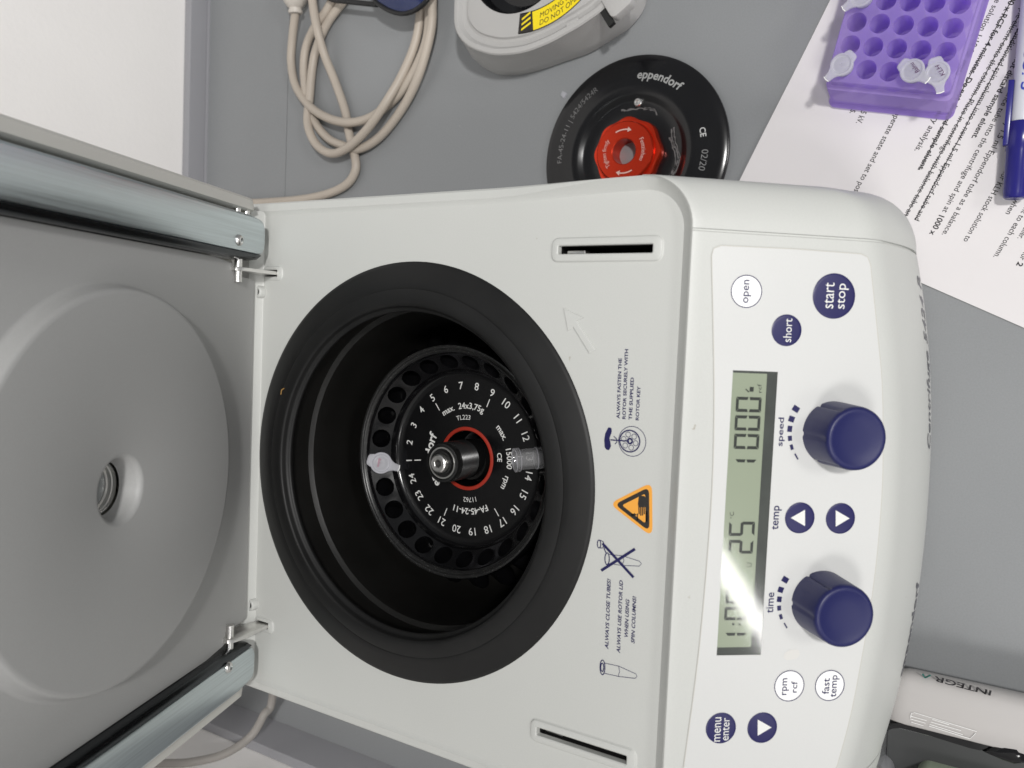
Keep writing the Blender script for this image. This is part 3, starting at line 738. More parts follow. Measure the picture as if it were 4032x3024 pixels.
# outer shell
mb = MB()
for sg in (1, -1):
    rows = []
    for s in (10.5, 12, 16, 60, 330):
        e = 1 if s > 11 else .6
        rows.append([FL.p(sg * 137.2, s, -20), FL.p(sg * 137.6, s, -7.5), FL.p(sg * 138.6, s, -6.2), FL.p(sg * 143.6, s, -6.2 - (1 - e) * 2), FL.p(sg * 145.2, s, -8), FL.p(sg * 145.6, s, -32)])
    mb.grid(rows); mb.add(list(reversed(rows[0])), [(0, 1, 2, 3, 4, 5)])
    mb.add([FL.p(sg * 108, y, -19) for y in (11,)] + [FL.p(sg * 138, 11, -19), FL.p(sg * 138, 330, -19), FL.p(sg * 108, 330, -19)], [(0, 1, 2, 3)])
mb.add([FL.p(x, y, -32) for x, y in ((-145.6, 10.5), (145.6, 10.5), (145.6, 330), (-145.6, 330))], [(0, 1, 2, 3)])
mb.add([FL.p(x, 330, z) for x, z in ((-145.6, -32), (145.6, -32), (145.6, -8), (-145.6, -8))], [(0, 1, 2, 3)])
shell = obj('lid_shell', mb, M['lidwhite'], CF, smooth=40)
# the two metal rails
for sg in (1, -1):
    xi, xo = 112.8, 134.4
    rows = []
    def sec(s, xi=xi, xo=xo):
        a, b = sg * xi, sg * xo
        return [FL.p(a, s, -12), FL.p(a, s, -2.6), FL.p(a + sg * .9, s, -.6), FL.p(a + sg * 2.6, s, .2), FL.p(b - sg * 1.6, s, .2), FL.p(b - sg * .5, s, -.5), FL.p(b, s, -2), FL.p(b, s, -9)]
    rows = [sec(9.6, xi + 3.4, xo - 7), sec(10.2, xi + 1.4, xo - 3.6), sec(11.6, xi + .4, xo - 1.8), sec(16, xi, xo - .8)] + [sec(s) for s in (25, 60, 150, 330)]
    mb = MB().grid(rows); mb.add(rows[0], [tuple(range(8))])
    rail = obj('lid_rail', mb, M['zinc'], CF, smooth=30)
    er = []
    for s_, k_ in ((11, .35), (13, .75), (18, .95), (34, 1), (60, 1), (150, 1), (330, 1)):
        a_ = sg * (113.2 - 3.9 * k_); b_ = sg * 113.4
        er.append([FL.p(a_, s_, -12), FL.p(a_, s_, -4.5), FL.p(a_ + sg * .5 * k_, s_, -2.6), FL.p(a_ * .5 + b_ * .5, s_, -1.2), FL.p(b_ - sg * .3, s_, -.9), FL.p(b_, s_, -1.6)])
    obj('rail_edge', MB().grid(er), mat('zinc_fold_painted_reflection', (.07, .075, .08), .26, metal=1.0), rail, smooth=60)  # darkened colour paints in the black bowl's reflection on the rail's inner fold
    pxs = (941, 946) if sg > 0 else (899, 2628)
    c = FL.px(*pxs, .3)
    fs = Frame(FL.p(c[0], c[1], .2), FL.x, FL.y)
    sc = obj('screw', MB().lathe([(3.1, 0), (3.05, .5), (2.6, 1.3), (1.8, 1.8), (1.25, 1.9)], fs, 32), M['steel'], rail, smooth=50)
    # hinge arm: flat steel plate from the deck pocket to the pin on the lid
    xa = sg * 104.0
    FX = Frame((xa - 1.0, 0, 0), (0, 1, 0), (0, 0, 1))      # x = y world, y = z world, thickness along +x world
    pin = FL.p(0, 27, -6)
    arm = ccw([(97.8, -9), (97.6, 0), (pin.y - 4.6, pin.z - 4), (pin.y - 4.2, pin.z + 1.5), (pin.y - 2.6, pin.z + 4.0), (pin.y + .6, pin.z + 4.4), (pin.y + 3.4, pin.z + 2.2), (110.5, 14), (108.2, 0), (108.2, -9)])
    ar = obj('hinge_arm', MB().prism(arm, FX, 0, 2.0, .25), M['steel'], CF, smooth=30)
    FXp = Frame((xa - 6, pin.y, pin.z), (0, 1, 0), (0, 0, 1))
    obj('hinge_pin', MB().lathe([(2.1, -1), (2.1, 14)], FXp, 20, cap0=True, cap1=True), M['steel'], ar)
    # bolts between rail and shell
    for s in (14.0, 24.0):
        FXb = Frame(FL.p(sg * 131, s, -9), FL.y, FL.z)
        obj('rail_bolt', MB().lathe([(1.9, -1), (1.9, 9)] if sg > 0 else [(1.9, -9), (1.9, 1)], FXb, 16, cap0=True, cap1=True), M['steel'], rail)

# ================================================================== rotor
AX = (1.2, 0.0); A7 = .14
FR = Frame((AX[0], AX[1], 0), (1, 0, 0), (0, 1, 0))
RT = thing('rotor', (AX[0], AX[1], -92), 'black fixed-angle rotor with 24 numbered tube holes inside the chamber', 'rotor')
def nang(k): return A7 + (7 - k) * radians(15)
mb = MB().lathe([(30, -92), (56, -88), (62, -76), (65.6, -60), (66.4, -50), (66.8, -42.5), (66.5, -40.2), (65.9, -39.3)], FR, 144)
mb.lathe([(61.9, -41.2), (61.5, -42.2), (61.3, -43.2)], FR, 144)
body = None
# cone with 24 bored holes
r0, z0, r1_, z1_ = 61.3, -43.2, 52.3, -52.2
NH = 16
for k in range(1, 25):
    a = nang(k); da = radians(7.5)
    def cp_(t, w):  # t 0 (outer) .. 1 (inner), w -1 .. 1 across
        r = r0 + (r1_ - r0) * t; z = z0 + (z1_ - z0) * t; an = a + da * w
        return FR.p(r * cos(an), r * sin(an), z)
    bd = [(0, -1), (0, -.5), (0, 0), (0, .5), (0, 1), (.25, 1), (.5, 1), (.75, 1), (1, 1), (1, .5), (1, 0), (1, -.5), (1, -1), (.75, -1), (.5, -1), (.25, -1)]
    bp_ = [cp_(*q) for q in bd]
    rm, zm = (r0 + r1_) / 2, (z0 + z1_) / 2
    c = FR.p(rm * cos(a), rm * sin(a), zm); rad = Vector((cos(a), sin(a), 0)); nn = (-rad + Vector((0, 0, 1))).normalized(); sl = (rad + Vector((0, 0, 1))).normalized(); tg = Vector((-sin(a), cos(a), 0))
    ring = []
    for q in bp_:
        d = q - c; x, y = d.dot(tg), d.dot(sl); l = math.hypot(x, y); ring.append((x / l, y / l))
    def hr(r, dep): return [c + tg * x * r + sl * y * r - nn * dep for x, y in ring]
    mb.grid([bp_, hr(5.65, 0), hr(5.6, 1.2), hr(5.5, 6), hr(5.4, 20), hr(3.0, 26)], closeu=True); mb.add(hr(3.0, 26), [tuple(range(16))])
mb.lathe([(52.3, -52.2), (52.0, -54.0), (51.3, -55.6), (50.0, -56.8), (48.2, -57.5), (46.5, -57.7), (18.6, -57.7)], FR, 144)
mb.lathe([(16.4, -57.5), (16.1, -58.2), (15.8, -74), (11.4, -76)], FR, 72)
body = obj('rotor_body', mb, M['rotor'], RT, smooth=40)
obj('rotor_rim', MB().lathe([(65.9, -39.3), (65.2, -38.95), (64.2, -39.2), (63.9, -39.8), (63.4, -39.5), (62.6, -39.9), (61.9, -41.2)], FR, 144), M['rotoredge'], body, smooth=50)
obj('seal_ring', MB().lathe([(18.6, -57.7), (18.5, -57.3), (18.2, -57.15), (16.8, -57.15), (16.4, -57.5)], FR, 72), M['red'], body)
prof = [(9.2, -76), (11.4, -60), (11.4, -54)]
z = -53.6
while z < -38.0:
    prof += [(11.4, z), (10.7, z + .55), (11.4, z + 1.1)]; z += 1.35
prof += [(11.4, -37.50), (11.3, -34.40), (10.8, -33.50), (9.6, -33.20), (9.4, -34.10), (6.9, -34.30), (6.7, -33.10), (5.4, -32.90)]
spn = obj('spindle_nut', MB().lathe(prof, FR, 64), mat('black_oxide_steel', (.045, .045, .045), .22, metal=.8), RT, smooth=35)
obj('retaining_ring', MB().lathe([(8.9, -34.20), (8.85, -33.50), (8.1, -33.50), (8.05, -34.20)], FR, 48), M['steel'], spn)
hexr = [(2.0 * cos(pi / 3 * k + .2), 2.0 * sin(pi / 3 * k + .2)) for k in range(6)]
mb = MB().lathe([(5.3, -32.90), (5.3, -30.70), (5.0, -29.80), (4.3, -29.30)], FR, 48)
hx = []
for k in range(48):
    t = 2 * pi * k / 48; f = ((t - .2) % (pi / 3)) - pi / 6; q = 2.35 * cos(pi / 6) / cos(f); hx.append((q * cos(t), q * sin(t)))
mb.grid([[FR.p(4.3 * cos(2 * pi * k / 48), 4.3 * sin(2 * pi * k / 48), -29.30) for k in range(48)], [FR.p(x * 1.15, y * 1.15, -29.40) for x, y in hx], [FR.p(x, y, -29.70) for x, y in hx], [FR.p(x, y, -32.50) for x, y in hx]], closeu=True)
hsc = obj('hex_screw', mb, M['steel'], spn, smooth=35)
obj('hex_socket', MB().flat(circ(0, 0, 2.6, 24), FR, -32.40), M['dark'], spn, smooth=0)
ZP = -57.55
for k in range(1, 25):
    a = nang(k); m_ = MB(); arc_text(m_, FR, str(k), 0, 0, 42.8, a, 4.6, ZP, True, .004)
    obj('number', m_, M['white'], body, smooth=0)
for k in (1, 5, 9, 13, 17, 21):
    a = nang(k); obj('tick', MB().ribbon([(33.6 * cos(a), 33.6 * sin(a)), (38.6 * cos(a), 38.6 * sin(a))], .55, FR, ZP), M['white'], body, smooth=0)
for s, a, R, h, b in (('max.  24x3,75g', nang(7), 31.0, 3.7, .014), ('TL223', nang(7), 24.2, 2.9, 0), ('max.   15000   rpm', nang(13), 29.6, 3.7, .014), ('CE', nang(13), 23.0, 3.2, .014),
                      ('FA-45-24-11', nang(19), 31.0, 3.7, .018), ('11762', nang(19), 24.2, 2.9, 0), ('eppendorf', nang(1), 27.4, 5.8, .026)):
    m_ = MB(); arc_text(m_, FR, s, 0, 0, R, a, h, ZP, True, b); obj('lettering', m_, M['white'], body, smooth=0)

# ------------------------------------------------------------------ sample tubes
def sample_tube(name, label, base, axis, tail, group=None, pr=None, writing=None, wmat=None, wdir=None, ink=True, long=38.0, wsize=6.5):
    """base = point on the axis where the rim of the tube is; axis points out of the tube; tail = where the lid's lip points"""
    axis = Vector(axis).normalized(); tail = Vector(tail); tail = (tail - axis * tail.dot(axis)).normalized()
    f = Frame(base, tail, axis.cross(tail))
    t = thing(name, Vector(base) - axis * long, label, 'tube', group)
    obj('tube_body', MB().lathe([(.6, -long), (1.8, -long + .6), (2.3, -long + 2), (4.9, -18), (5.05, -2.2), (6.2, -2.0), (6.3, -.2), (5.0, -.2), (4.8, -2.5), (4.6, -18), (2.0, -long + 2.2), (.3, -long + 1.2)], f, 32, cap0=True), M['pp'], t, smooth=45)
    # lid: round plug cap with a hinge block one side and a tapered lip on the other
    out = []
    for k in range(48):
        a = 2 * pi * k / 48; r = 6.5; out.append((r * cos(a), r * sin(a)))
    shape = [(q[0], q[1]) for q in out if abs(q[1]) >= 3.4 or abs(q[0]) < 5.3]
    right = [(6.2, -3.2), (8.2, -2.3), (11.0, -2.0), (11.5, 0), (11.0, 2.0), (8.2, 2.3), (6.2, 3.2)]
    left = [(-6.0, 3.9), (-8.0, 3.1), (-8.6, 1.8), (-8.6, -1.8), (-8.0, -3.1), (-6.0, -3.9)]
    up = [p for p in sorted(shape, key=lambda p: -p[0]) if p[1] > 0]; dn = [p for p in sorted(shape, key=lambda p: p[0]) if p[1] < 0]
    cap = right + up + left + dn
    o2 = inset(cap, .45)
    cm = MB()
    rows = [[f.p(x, y, -.1) for x, y in cap], [f.p(x, y, 1.3) for x, y in cap], [f.p(x, y, 1.7) for x, y in o2]]
    cm.grid(rows, closeu=True)
    cm.filled(o2, [circ(0, 0, 5.4, 40)], f, 1.7); cm.filled(cap, [], f, -.1)
    cm.lathe([(5.4, 1.7), (5.2, 1.2), (4.9, 1.0), (3.9, .95), (3.7, 1.1), (1.0, 1.1), (.95, 1.45), (.6, 1.45), (.5, 1.1), (.01, 1.1)], f, 40)
    cm.ribbon([(-6.9, -2.4), (-7.1, 0), (-6.9, 2.4)], .5, f, 2.1)
    c = obj('cap', cm, M['pp'], t, smooth=40)
    obj('cap_lip', MB().tube([f.p(11.1, -2.0, 1.2), f.p(11.45, 0, 1.3), f.p(11.1, 2.0, 1.2)], .35, 6), M['btnwhite'], c)
    if writing:
        wd = Vector(wdir); wd = wd - axis * wd.dot(axis); ang = math.atan2(wd.dot(f.y), wd.dot(f.x))
        m_ = MB(); put_text(m_, f, writing, .0 + wsize * .12 * sin(ang) * 2, -wsize * .12 * cos(ang) * 2, wsize, wsize * .32, 1.82, ang, 0, .2)
        obj('handwriting', m_, wmat or M['ink'], c, smooth=0)
    return t
def hole_axis(k):
    a = nang(k); rad = Vector((cos(a), sin(a), 0)); c = FR.p(56.8 * cos(a), 56.8 * sin(a), -47.7)
    return c, (-rad + Vector((0, 0, 1))).normalized(), rad
c, ax, rad = hole_axis(1)
sample_tube('sample_tube', 'milky sample tube with faded red handwriting on its cap, seated in the rotor', c + ax * 2.0, ax, -rad + Vector((-.28, 0, 0)), 'sample tubes', writing='Balanu', wmat=M['redink'], wdir=(-1, .2, 0), wsize=5.2)
# spin column standing in hole 13
c, ax, rad = hole_axis(13)
t = thing('spin_column', c - ax * 14, 'clear open spin column standing up out of the rotor near number 14', 'tube')
f = Frame(c, rad.cross(Vector((0, 0, 1))), ax.cross(rad.cross(Vector((0, 0, 1)))))
SL = 15.6
obj('column_body', MB().lathe([(4.9, -14), (5.2, -4), (5.3, 0), (5.9, .6), (6.0, 3.6), (5.6, 4.0), (5.5, SL - 2.6), (6.5, SL - 2.2), (6.55, SL), (5.8, SL), (5.0, SL - 2.5), (4.9, 2), (4.4, -13), (.01, -13)], f, 44, cap0=True), M['clear'], t, smooth=40)
for r_c, z_c in ((6.2, SL - .1), (6.2, SL - 2.3), (5.8, 3.8)):
    obj('column_bead', MB().tube([f.p(r_c * cos(2 * pi * k / 40), r_c * sin(2 * pi * k / 40), z_c) for k in range(41)], .28, 6, caps=False), M['pp'], t)
obj('column_filter', MB().lathe([(4.8, -1.5), (4.8, 1.0), (.01, 1.2)], f, 30), mat('filter_disc', (.10, .10, .10), .6), t)

# ================================================================== things on the bench
# rotor lid
LC = Vector((204.5, -26.7)); FLd = Frame((LC.x, LC.y, ZT), (1, 0, 0), (0, 1, 0))
RL = thing('rotor_cover', (LC.x, LC.y, ZT), 'round black rotor lid with a red screw knob lying on the bench', 'rotor lid')
lb = obj('lid_disc', MB().lathe([(66, 0), (69.2, .6), (69.8, 2.0), (69.6, 3.6), (68.4, 4.6), (64, 5.4), (56, 6.6), (49, 8.2), (45, 8.6), (41, 7.6), (38.5, 5.8), (36, 5.0), (27, 5.2), (14, 6.5)], FLd, 128, cap0=True), M['lidblack'], RL, smooth=40)
n = 128
def kn(R, z, amp): return [FLd.p((R + amp * cos(8 * t)) * cos(t), (R + amp * cos(8 * t)) * sin(t), z) for t in [2 * pi * k / n for k in range(n)]]
def kc_(R, z): return kn(R, z, 0)
mb = MB().grid([kn(23.9, 5.3, .75), kn(24.4, 7, .8), kn(24.4, 13.2, .8), kn(24.0, 14.0, .75), kc_(22.3, 14.4), kc_(21.6, 14.3), kc_(21.2, 15.2), kc_(20.9, 17.6), kc_(20.2, 18.4), kc_(9.4, 18.5), kc_(8.7, 18.0), kc_(8.5, 10), kc_(8.2, 4)], closeu=True)
rk = obj('screw_knob', mb, M['redmetal'], RL, smooth=35)
obj('knob_bore', MB().lathe([(9.2, 6.6), (.01, 6.6)], FLd, 32), M['table'], rk)
wt = mat('light_engraving', (.60, .42, .38), .45)
def aimg(ang_img):  # angle in the image plane (0 = image right, counter-clockwise) to world angle on the bench
    return radians(ang_img) - pi / 2
for s, a, R, h, k in (('Tighten firmly', aimg(184), 15.0, 3.2, .84), ('Festziehen', aimg(2), 15.0, 3.2, .9)):
    m_ = MB(); arc_text(m_, FLd, s, 0, 0, R, a, h, 18.62, True, 0, .1, k); obj('lettering', m_, wt, rk, smooth=0)
for a in (95, 275):
    m_ = MB(); aa = [aimg(a + d) for d in (22, 15, 8, 0, -8, -15)]
    m_.ribbon([(15 * cos(t), 15 * sin(t)) for t in aa], .9, FLd, 18.62); tip = aimg(a - 25); b1 = aimg(a - 14)
    m_.flat(ccw([(15 * cos(tip), 15 * sin(tip)), (16.8 * cos(b1), 16.8 * sin(b1)), (13.2 * cos(b1), 13.2 * sin(b1))]), FLd, 18.63)
    obj('turn_arrow', m_, wt, rk, smooth=0)
lt = mat('silver_engraving', (.55, .55, .54), .35, metal=.6)
dim = mat('dim_engraving', (.20, .20, .20), .35, metal=.6)
def lid_text(s, img, R, h, m, b=0.0, st=1.0):
    vs, fs = text2d(s, b, 0); x0, x1, y0, y1 = bbox(vs); k = h / .73; out = []
    prof_ = [(69.6, 3.6), (68.4, 4.6), (64, 5.4), (56, 6.6), (49, 8.2), (45, 8.6), (41, 7.6)]
    a0 = aimg(img)
    for x, y in vs:
        X = (x - (x0 + x1) / 2) * k * st; Y = (y - .36) * k; r = R + Y; zz = 6
        for (ra, za), (rb, zb) in zip(prof_, prof_[1:]):
            if ra >= r >= rb: zz = za + (zb - za) * (ra - r) / (ra - rb)
        a = a0 - X / R; out.append(FLd.p(r * cos(a), r * sin(a), zz + .14))
    return obj('lettering', MB().add(out, fs), m, lb, smooth=0)
lid_text('eppendorf', 69, 55.5, 6.2, lt, .024); lid_text('FA-45-24-11 | 5424/5424R', 151, 57, 4.4, dim, 0, .95)
lid_text('CE', 12, 53.5, 4.0, lt, .02); lid_text('02/20', -8, 54.5, 4.6, dim)
p = unp(2000 + 1062 / 2.074, 835 / 2.074, ZT + 7)
obj('lid_rivet', MB().lathe([(3.0, 4.6), (3.0, 7.2), (2.4, 7.9), (1.4, 7.9), (1.2, 7.3), (.01, 7.2)], FLd, 24, p.x - LC.x, p.y - LC.y), M['steel'], lb)
for path in (((1330, 1050), (1345, 1150), (1370, 1220), (1395, 1300), (1370, 1400), (1310, 1440)), ((1350, 1040), (1360, 1130), (1390, 1230), (1400, 1290), (1350, 1390)), ((1320, 1120), (1350, 1210), (1370, 1320), (1330, 1430)), ((930, 905), (1010, 895), (1110, 885), (1190, 900)), ((1120, 880), (1190, 895), (1215, 935))):
    pts = [FLd.px(2000 + x / 2.074, y / 2.074, 5.4) for x, y in path]
    pts = sm(pts, 5); pts = [(x + random.uniform(-.5, .5), y + random.uniform(-.5, .5)) for x, y in pts]
    zz = lambda x, y: 5.15 if math.hypot(x, y) < 38 else (5.8 + max(0, math.hypot(x, y) - 38.5) * .55)
    m_ = MB()
    for i in range(len(pts) - 1):
        w = random.uniform(.5, 1.5); (xa, ya), (xb, yb) = pts[i], pts[i + 1]; l = math.hypot(xb - xa, yb - ya) or 1; nx, ny = -(yb - ya) / l * w / 2, (xb - xa) / l * w / 2
        m_.add([FLd.p(xa + nx, ya + ny, zz(xa + nx, ya + ny) + .12), FLd.p(xb + nx, yb + ny, zz(xb + nx, yb + ny) + .12), FLd.p(xb - nx, yb - ny, zz(xb - nx, yb - ny) + .12), FLd.p(xa - nx, ya - ny, zz(xa - nx, ya - ny) + .12)], [(0, 1, 2, 3)])
    obj('scuff', m_, M['scratch'], lb, smooth=0)
# white scrap beside it
p = unp(2222, 370, ZT)
obj('plastic_scrap', MB().prism(ccw([(p.x + a, p.y + b) for a, b in ((2.2, 1.2), (-1.0, 2.8), (-3.6, -.4), (.2, -2.4))]), FT, .02, 1.3, .3), M['pp'], base=(p.x, p.y, ZT), label='tiny white plastic scrap on the grey bench beside the black rotor lid', cat='scrap')

# mini centrifuge
MC = Vector((361, 47)); FM = Frame((MC.x, MC.y, ZT), (1, 0, 0), (0, 1, 0))
MCt = thing('mini_centrifuge', (MC.x, MC.y, ZT), 'small grey oval mini centrifuge with a yellow warning label', 'mini centrifuge')
def outline(pts, c, n=120):
    P = spline([Vector((x, y, 0)) for x, y in pts + [pts[0]]], 6); A = []
    for q in P:
        A.append((math.atan2(q.y - c[1], q.x - c[0]), math.hypot(q.x - c[0], q.y - c[1])))
    A.sort(); A = [(A[-1][0] - 2 * pi, A[-1][1])] + A + [(A[0][0] + 2 * pi, A[0][1])]
    out = []
    for k in range(n):
        t = -pi + 2 * pi * k / n
        for (ta, ra), (tb_, rb) in zip(A, A[1:]):
            if ta <= t <= tb_: out.append((t, ra + (rb - ra) * (t - ta) / (tb_ - ta + 1e-9))); break
    return out
mcc = (345.0, 42.0)
rimo = outline([(322.9, 109.1), (304.9, 108.2), (294.8, 103.3), (286.4, 94.0), (280.3, 80.7), (276.8, 67.7), (275.7, 47.0), (279, 27.2), (283.8, 11.9), (289.5, -3), (299.9, -19.8), (325, -33), (360, -35), (395, -15), (412, 25), (410, 70), (385, 102), (350, 110)], mcc)
baso = outline([(301.3, 119.4), (287.6, 109.5), (280.3, 99.9), (274.9, 86.1), (273.3, 68.4), (274.5, 51.3), (278, 30.7), (281.6, 10.8), (289.3, -8.2), (294.4, -19.3), (303.8, -28.4), (312.1, -31.5), (335, -38), (362, -38), (398, -16), (416, 25), (414, 72), (388, 110), (350, 121), (322, 122)], mcc)
def ol(o, k, z, d=0.0): return [FT.p(mcc[0] + (r * k - d) * cos(t), mcc[1] + (r * k - d) * sin(t), z) for t, r in o]
def om(f, z): return [FT.p(mcc[0] + (ra * (1 - f) + rb * f) * cos(t), mcc[1] + (ra * (1 - f) + rb * f) * sin(t), z) for (t, ra), (_, rb) in zip(baso, rimo)]
mb = MB().grid([ol(baso, .98, 0), ol(baso, 1, 2.5), om(.12, 12), om(.75, 28), om(1.0, 35), om(1.0, 37.6), ol(rimo, 1, 38.7, .9), ol(rimo, 1, 39, 2.0), ol(rimo, 1, 38.8, 4.2), ol(rimo, 1, 38, 5.0), ol(rimo, 1, 35.6, 6.6), ol(rimo, 1, 34.4, 10.5), ol(rimo, 1, 35.0, 12.2), ol(rimo, 1, 36.8, 13.2), ol(rimo, 1, 37.0, 14.2), [FT.p(345 + 40 * cos(t), 54.5 + 40 * sin(t), 37.0) for t, _ in rimo], [FT.p(345 + 39.4 * cos(t), 54.5 + 39.4 * sin(t), 36.0) for t, _ in rimo]], closeu=True)
mb.add(ol(baso, .98, 0), [tuple(reversed(range(120)))])
mbody = obj('casing', mb, M['minigrey'], MCt, smooth=35)
obj('rotor_well', MB().lathe([(40.2, 37.2), (39.2, 36.4), (38.4, 34), (37, 26), (30, 22), (12, 24), (.01, 25)], FM, 64, -16, 7.5), M['blackgloss'], MCt)
yl = MB(); yo = []; yi = []
def ylz(r): return 37.15
a0, a1 = radians(176.4), radians(238)
N = 24
rows = [[FM.p(r * cos(a0 + (a1 - a0) * k / N), r * sin(a0 + (a1 - a0) * k / N), ylz(r)) for k in range(N + 1)] for r in (71.0, 66, 61, 57.6)]
ylab = obj('warning_label', MB().grid(rows), M['yellow'], mbody, smooth=60)
mb = MB()
a2 = radians(186.2)
def pol(r, a, dz=.12): return FM.p(r * cos(a), r * sin(a), ylz(r) + dz)
mb.add([pol(71.4, a0 - .006), pol(71.4, a2), pol(57.4, a2), pol(57.4, a0 - .006)], [(0, 1, 2, 3)])
for r in (71.3, 57.5):
    rws = [[pol(r + d, a0 + (a1 - a0) * k / N) for k in range(N + 1)] for d in (.35, -.35)]; mb.grid(rws)
obj('label_border', mb, M['signblack'], mbody, smooth=0)
mb = MB()
for k in range(3):
    rt = 69.6 - k * 3.6
    mb.add([pol(rt, a0 + .03, .25), pol(rt - 1.5, a0 + .03, .25), pol(rt - 5.2, a2 - .025, .25), pol(rt - 3.7, a2 - .025, .25)], [(0, 1, 2, 3)])
obj('hazard_stripes', mb, M['yellow'], mbody, smooth=0)
for s, R, st_a in (('MOVING PARTS', 62.2, 199.5), ('DO NOT OPEN', 67.2, 198.6)):
    vs, fs = text2d(s, 0, .25); x0, x1, y0, y1 = bbox(vs); k = 3.7 / .73; out = []
    for x, y in vs:
        X = (x - x0) * k; Y = (y - .36) * k; a = radians(st_a - 8) + X / R; out.append(pol(R - Y, a, .2))
    obj('lettering', MB().add(out, fs), mat('faded_black', (.10, .085, .02), .5), mbody, smooth=0)
p = FM.px(1750 + 1320 / 2.602, 238 / 2.602, 37)
obj('catch_tab', MB().box(Frame(FM.p(p[0], p[1], 36), (.28, -.96, 0), (.96, .28, 0)), -5, 5, -2.0, 2.0, 0, 2.6, .6), M['minigrey'], mbody)
p = FM.px(1750 + 1800 / 2.602, 40 / 2.602, 37)
fq = Frame(FM.p(p[0], p[1], 33), (.55, -.83, 0), (.83, .55, 0))
obj('latch', MB().prism(rrect(-9, 9, -7, 12, 4, 5), fq, 0, 8, 1.5), M['minigrey'], MCt)
obj('latch_gap', MB().box(fq, -14, -9.4, -7.5, 9, 1, 4.6), M['dark'], MCt)

# cable with plug
def K2(x, y): return (1000 + x / 2.011, y / 2.011)
def cp2(x, y, h): return unp(*K2(x, y), ZT + h)
cab = thing('power_cord', unp(1300, 250, ZT), 'coiled beige power cord with a round inline plug on the grey bench', 'cord')
strands = [
    [(330, 90, 12), (305, 300, 7), (295, 500, 5), (335, 690, 6), (450, 850, 9), (600, 940, 12), (750, 970, 12), (900, 940, 7), (1040, 850, 5), (1170, 720, 4.5), (1290, 520, 4.5), (1370, 300, 4.5), (1385, 60, 4.5), (1370, -120, 4.5)],
    [(455, -120, 17), (470, 60, 17), (505, 250, 16), (560, 440, 9), (640, 640, 5), (720, 870, 4.5), (755, 1060, 4.5), (795, 1220, 4.5), (806, 1340, 4.5), (745, 1450, 4.5), (610, 1525, 4.5), (400, 1575, 4.5), (120, 1600, 4.5), (-150, 1612, 4.5), (-500, 1620, 4.5)],
    [(680, -120, 8), (590, 60, 8), (480, 220, 7), (415, 370, 5), (395, 520, 4.5), (410, 720, 4.5), (470, 940, 4.5), (580, 1090, 4.5), (710, 1155, 5), (830, 1180, 6), (1000, 1080, 5), (1180, 850, 5), (1310, 580, 9), (1400, 250, 12), (1412, 30, 12), (1410, -120, 12)],
    [(790, -120, 6), (700, 20, 6), (590, 170, 5), (510, 340, 5), (465, 520, 5), (440, 780, 6), (425, 980, 9), (490, 1140, 10), (610, 1215, 12), (740, 1170, 13.5), (890, 1030, 14), (1040, 820, 14), (1175, 590, 8), (1275, 350, 6), (1315, 130, 6), (1325, -120, 6)]]
arc1 = [(1310, -330, 5), (1090, -430, 5), (830, -320, 6)]; arc2 = [(1360, -380, 14), (1120, -520, 14), (890, -390, 9)]; arc3 = [(1240, -300, 14), (980, -390, 20), (640, -350, 20), (490, -240, 18)]
whole = strands[0] + arc1 + strands[2] + arc2 + strands[3] + arc3 + strands[1]
obj('cord', MB().tube([cp2(*q) for q in whole], 3.75, 14, smooth_steps=7), M['cord'], cab, smooth=60)
pc = cp2(325, -40, 14); pd = (cp2(330, 120, 12) - pc).normalized()
fpl = Frame(pc, pd.orthogonal(), pd.cross(pd.orthogonal()))
if fpl.z.dot(pd) < 0: fpl = Frame(pc, fpl.y, fpl.x)
obj('plug', MB().lathe([(.01, -22), (9, -20), (12, -12), (12.2, -2), (10.5, 5), (7.6, 9.6), (5.6, 11.2), (5.5, 12.6), (6.3, 12.9), (6.5, 14.5), (6.0, 15.6), (4.2, 15.9)], fpl, 40), M['cream'], cab, smooth=45)
# grey cable on the other side of the machine
pts = [Vector((-140, 262, ZT + 55))]
for (u, v), x in (((1075, 2728), -252), ((1038, 2816), -270), ((987, 2899), -288), ((886, 2968), -297), ((760, 3000), -299), ((658, 3006), -299.5), ((540, 3004), -300)):
    pts.append(on_plane(u, v, (x, 0, 0), Vector((1, 0, 0))))
obj('grey_cable', MB().tube(pts, 3.6, 12, smooth_steps=8), M['greycord'], base=(-250, 240, ZT), smooth=60, label='thin grey cable running up beside the wall behind the open lid', cat='cable')

# safety glasses
gl = thing('safety_glasses', unp(1560, -60, ZT), 'blue-tinted safety glasses with a black rim lying by the coiled cord', 'glasses')
def K5(x, y): return (1000 + x / 2.765, y / 2.765)
rim = [(1250, -160), (1290, -60), (1330, 20), (1400, 72), (1480, 116), (1570, 144), (1650, 146), (1740, 120), (1820, 68), (1880, 8), (1930, -80), (1950, -180)]
rim += [(1900, -290), (1780, -370), (1600, -400), (1420, -370), (1290, -290)]
for sh in (Vector((0, 0, 0)), Vector((66, 6, 0))):
    rp = [unp(*K5(x, y), ZT + 24) + sh for x, y in rim]; rs = spline(rp + [rp[0]], 4); cen = sum(rs, Vector()) / len(rs)
    obj('rim', MB().tube(rs, 2.0, 8, caps=False), M['black'], gl, smooth=60)
    rows = [[q * (1 - t) + cen * t + Vector((0, 0, 5 * math.sin(t * pi / 2))) for q in rs] for t in (0, .15, .3, .5, .75, .98)]
    obj('lens', MB().grid(rows).add(rows[-1], [tuple(range(len(rs)))]), M['lens'], gl, smooth=70)
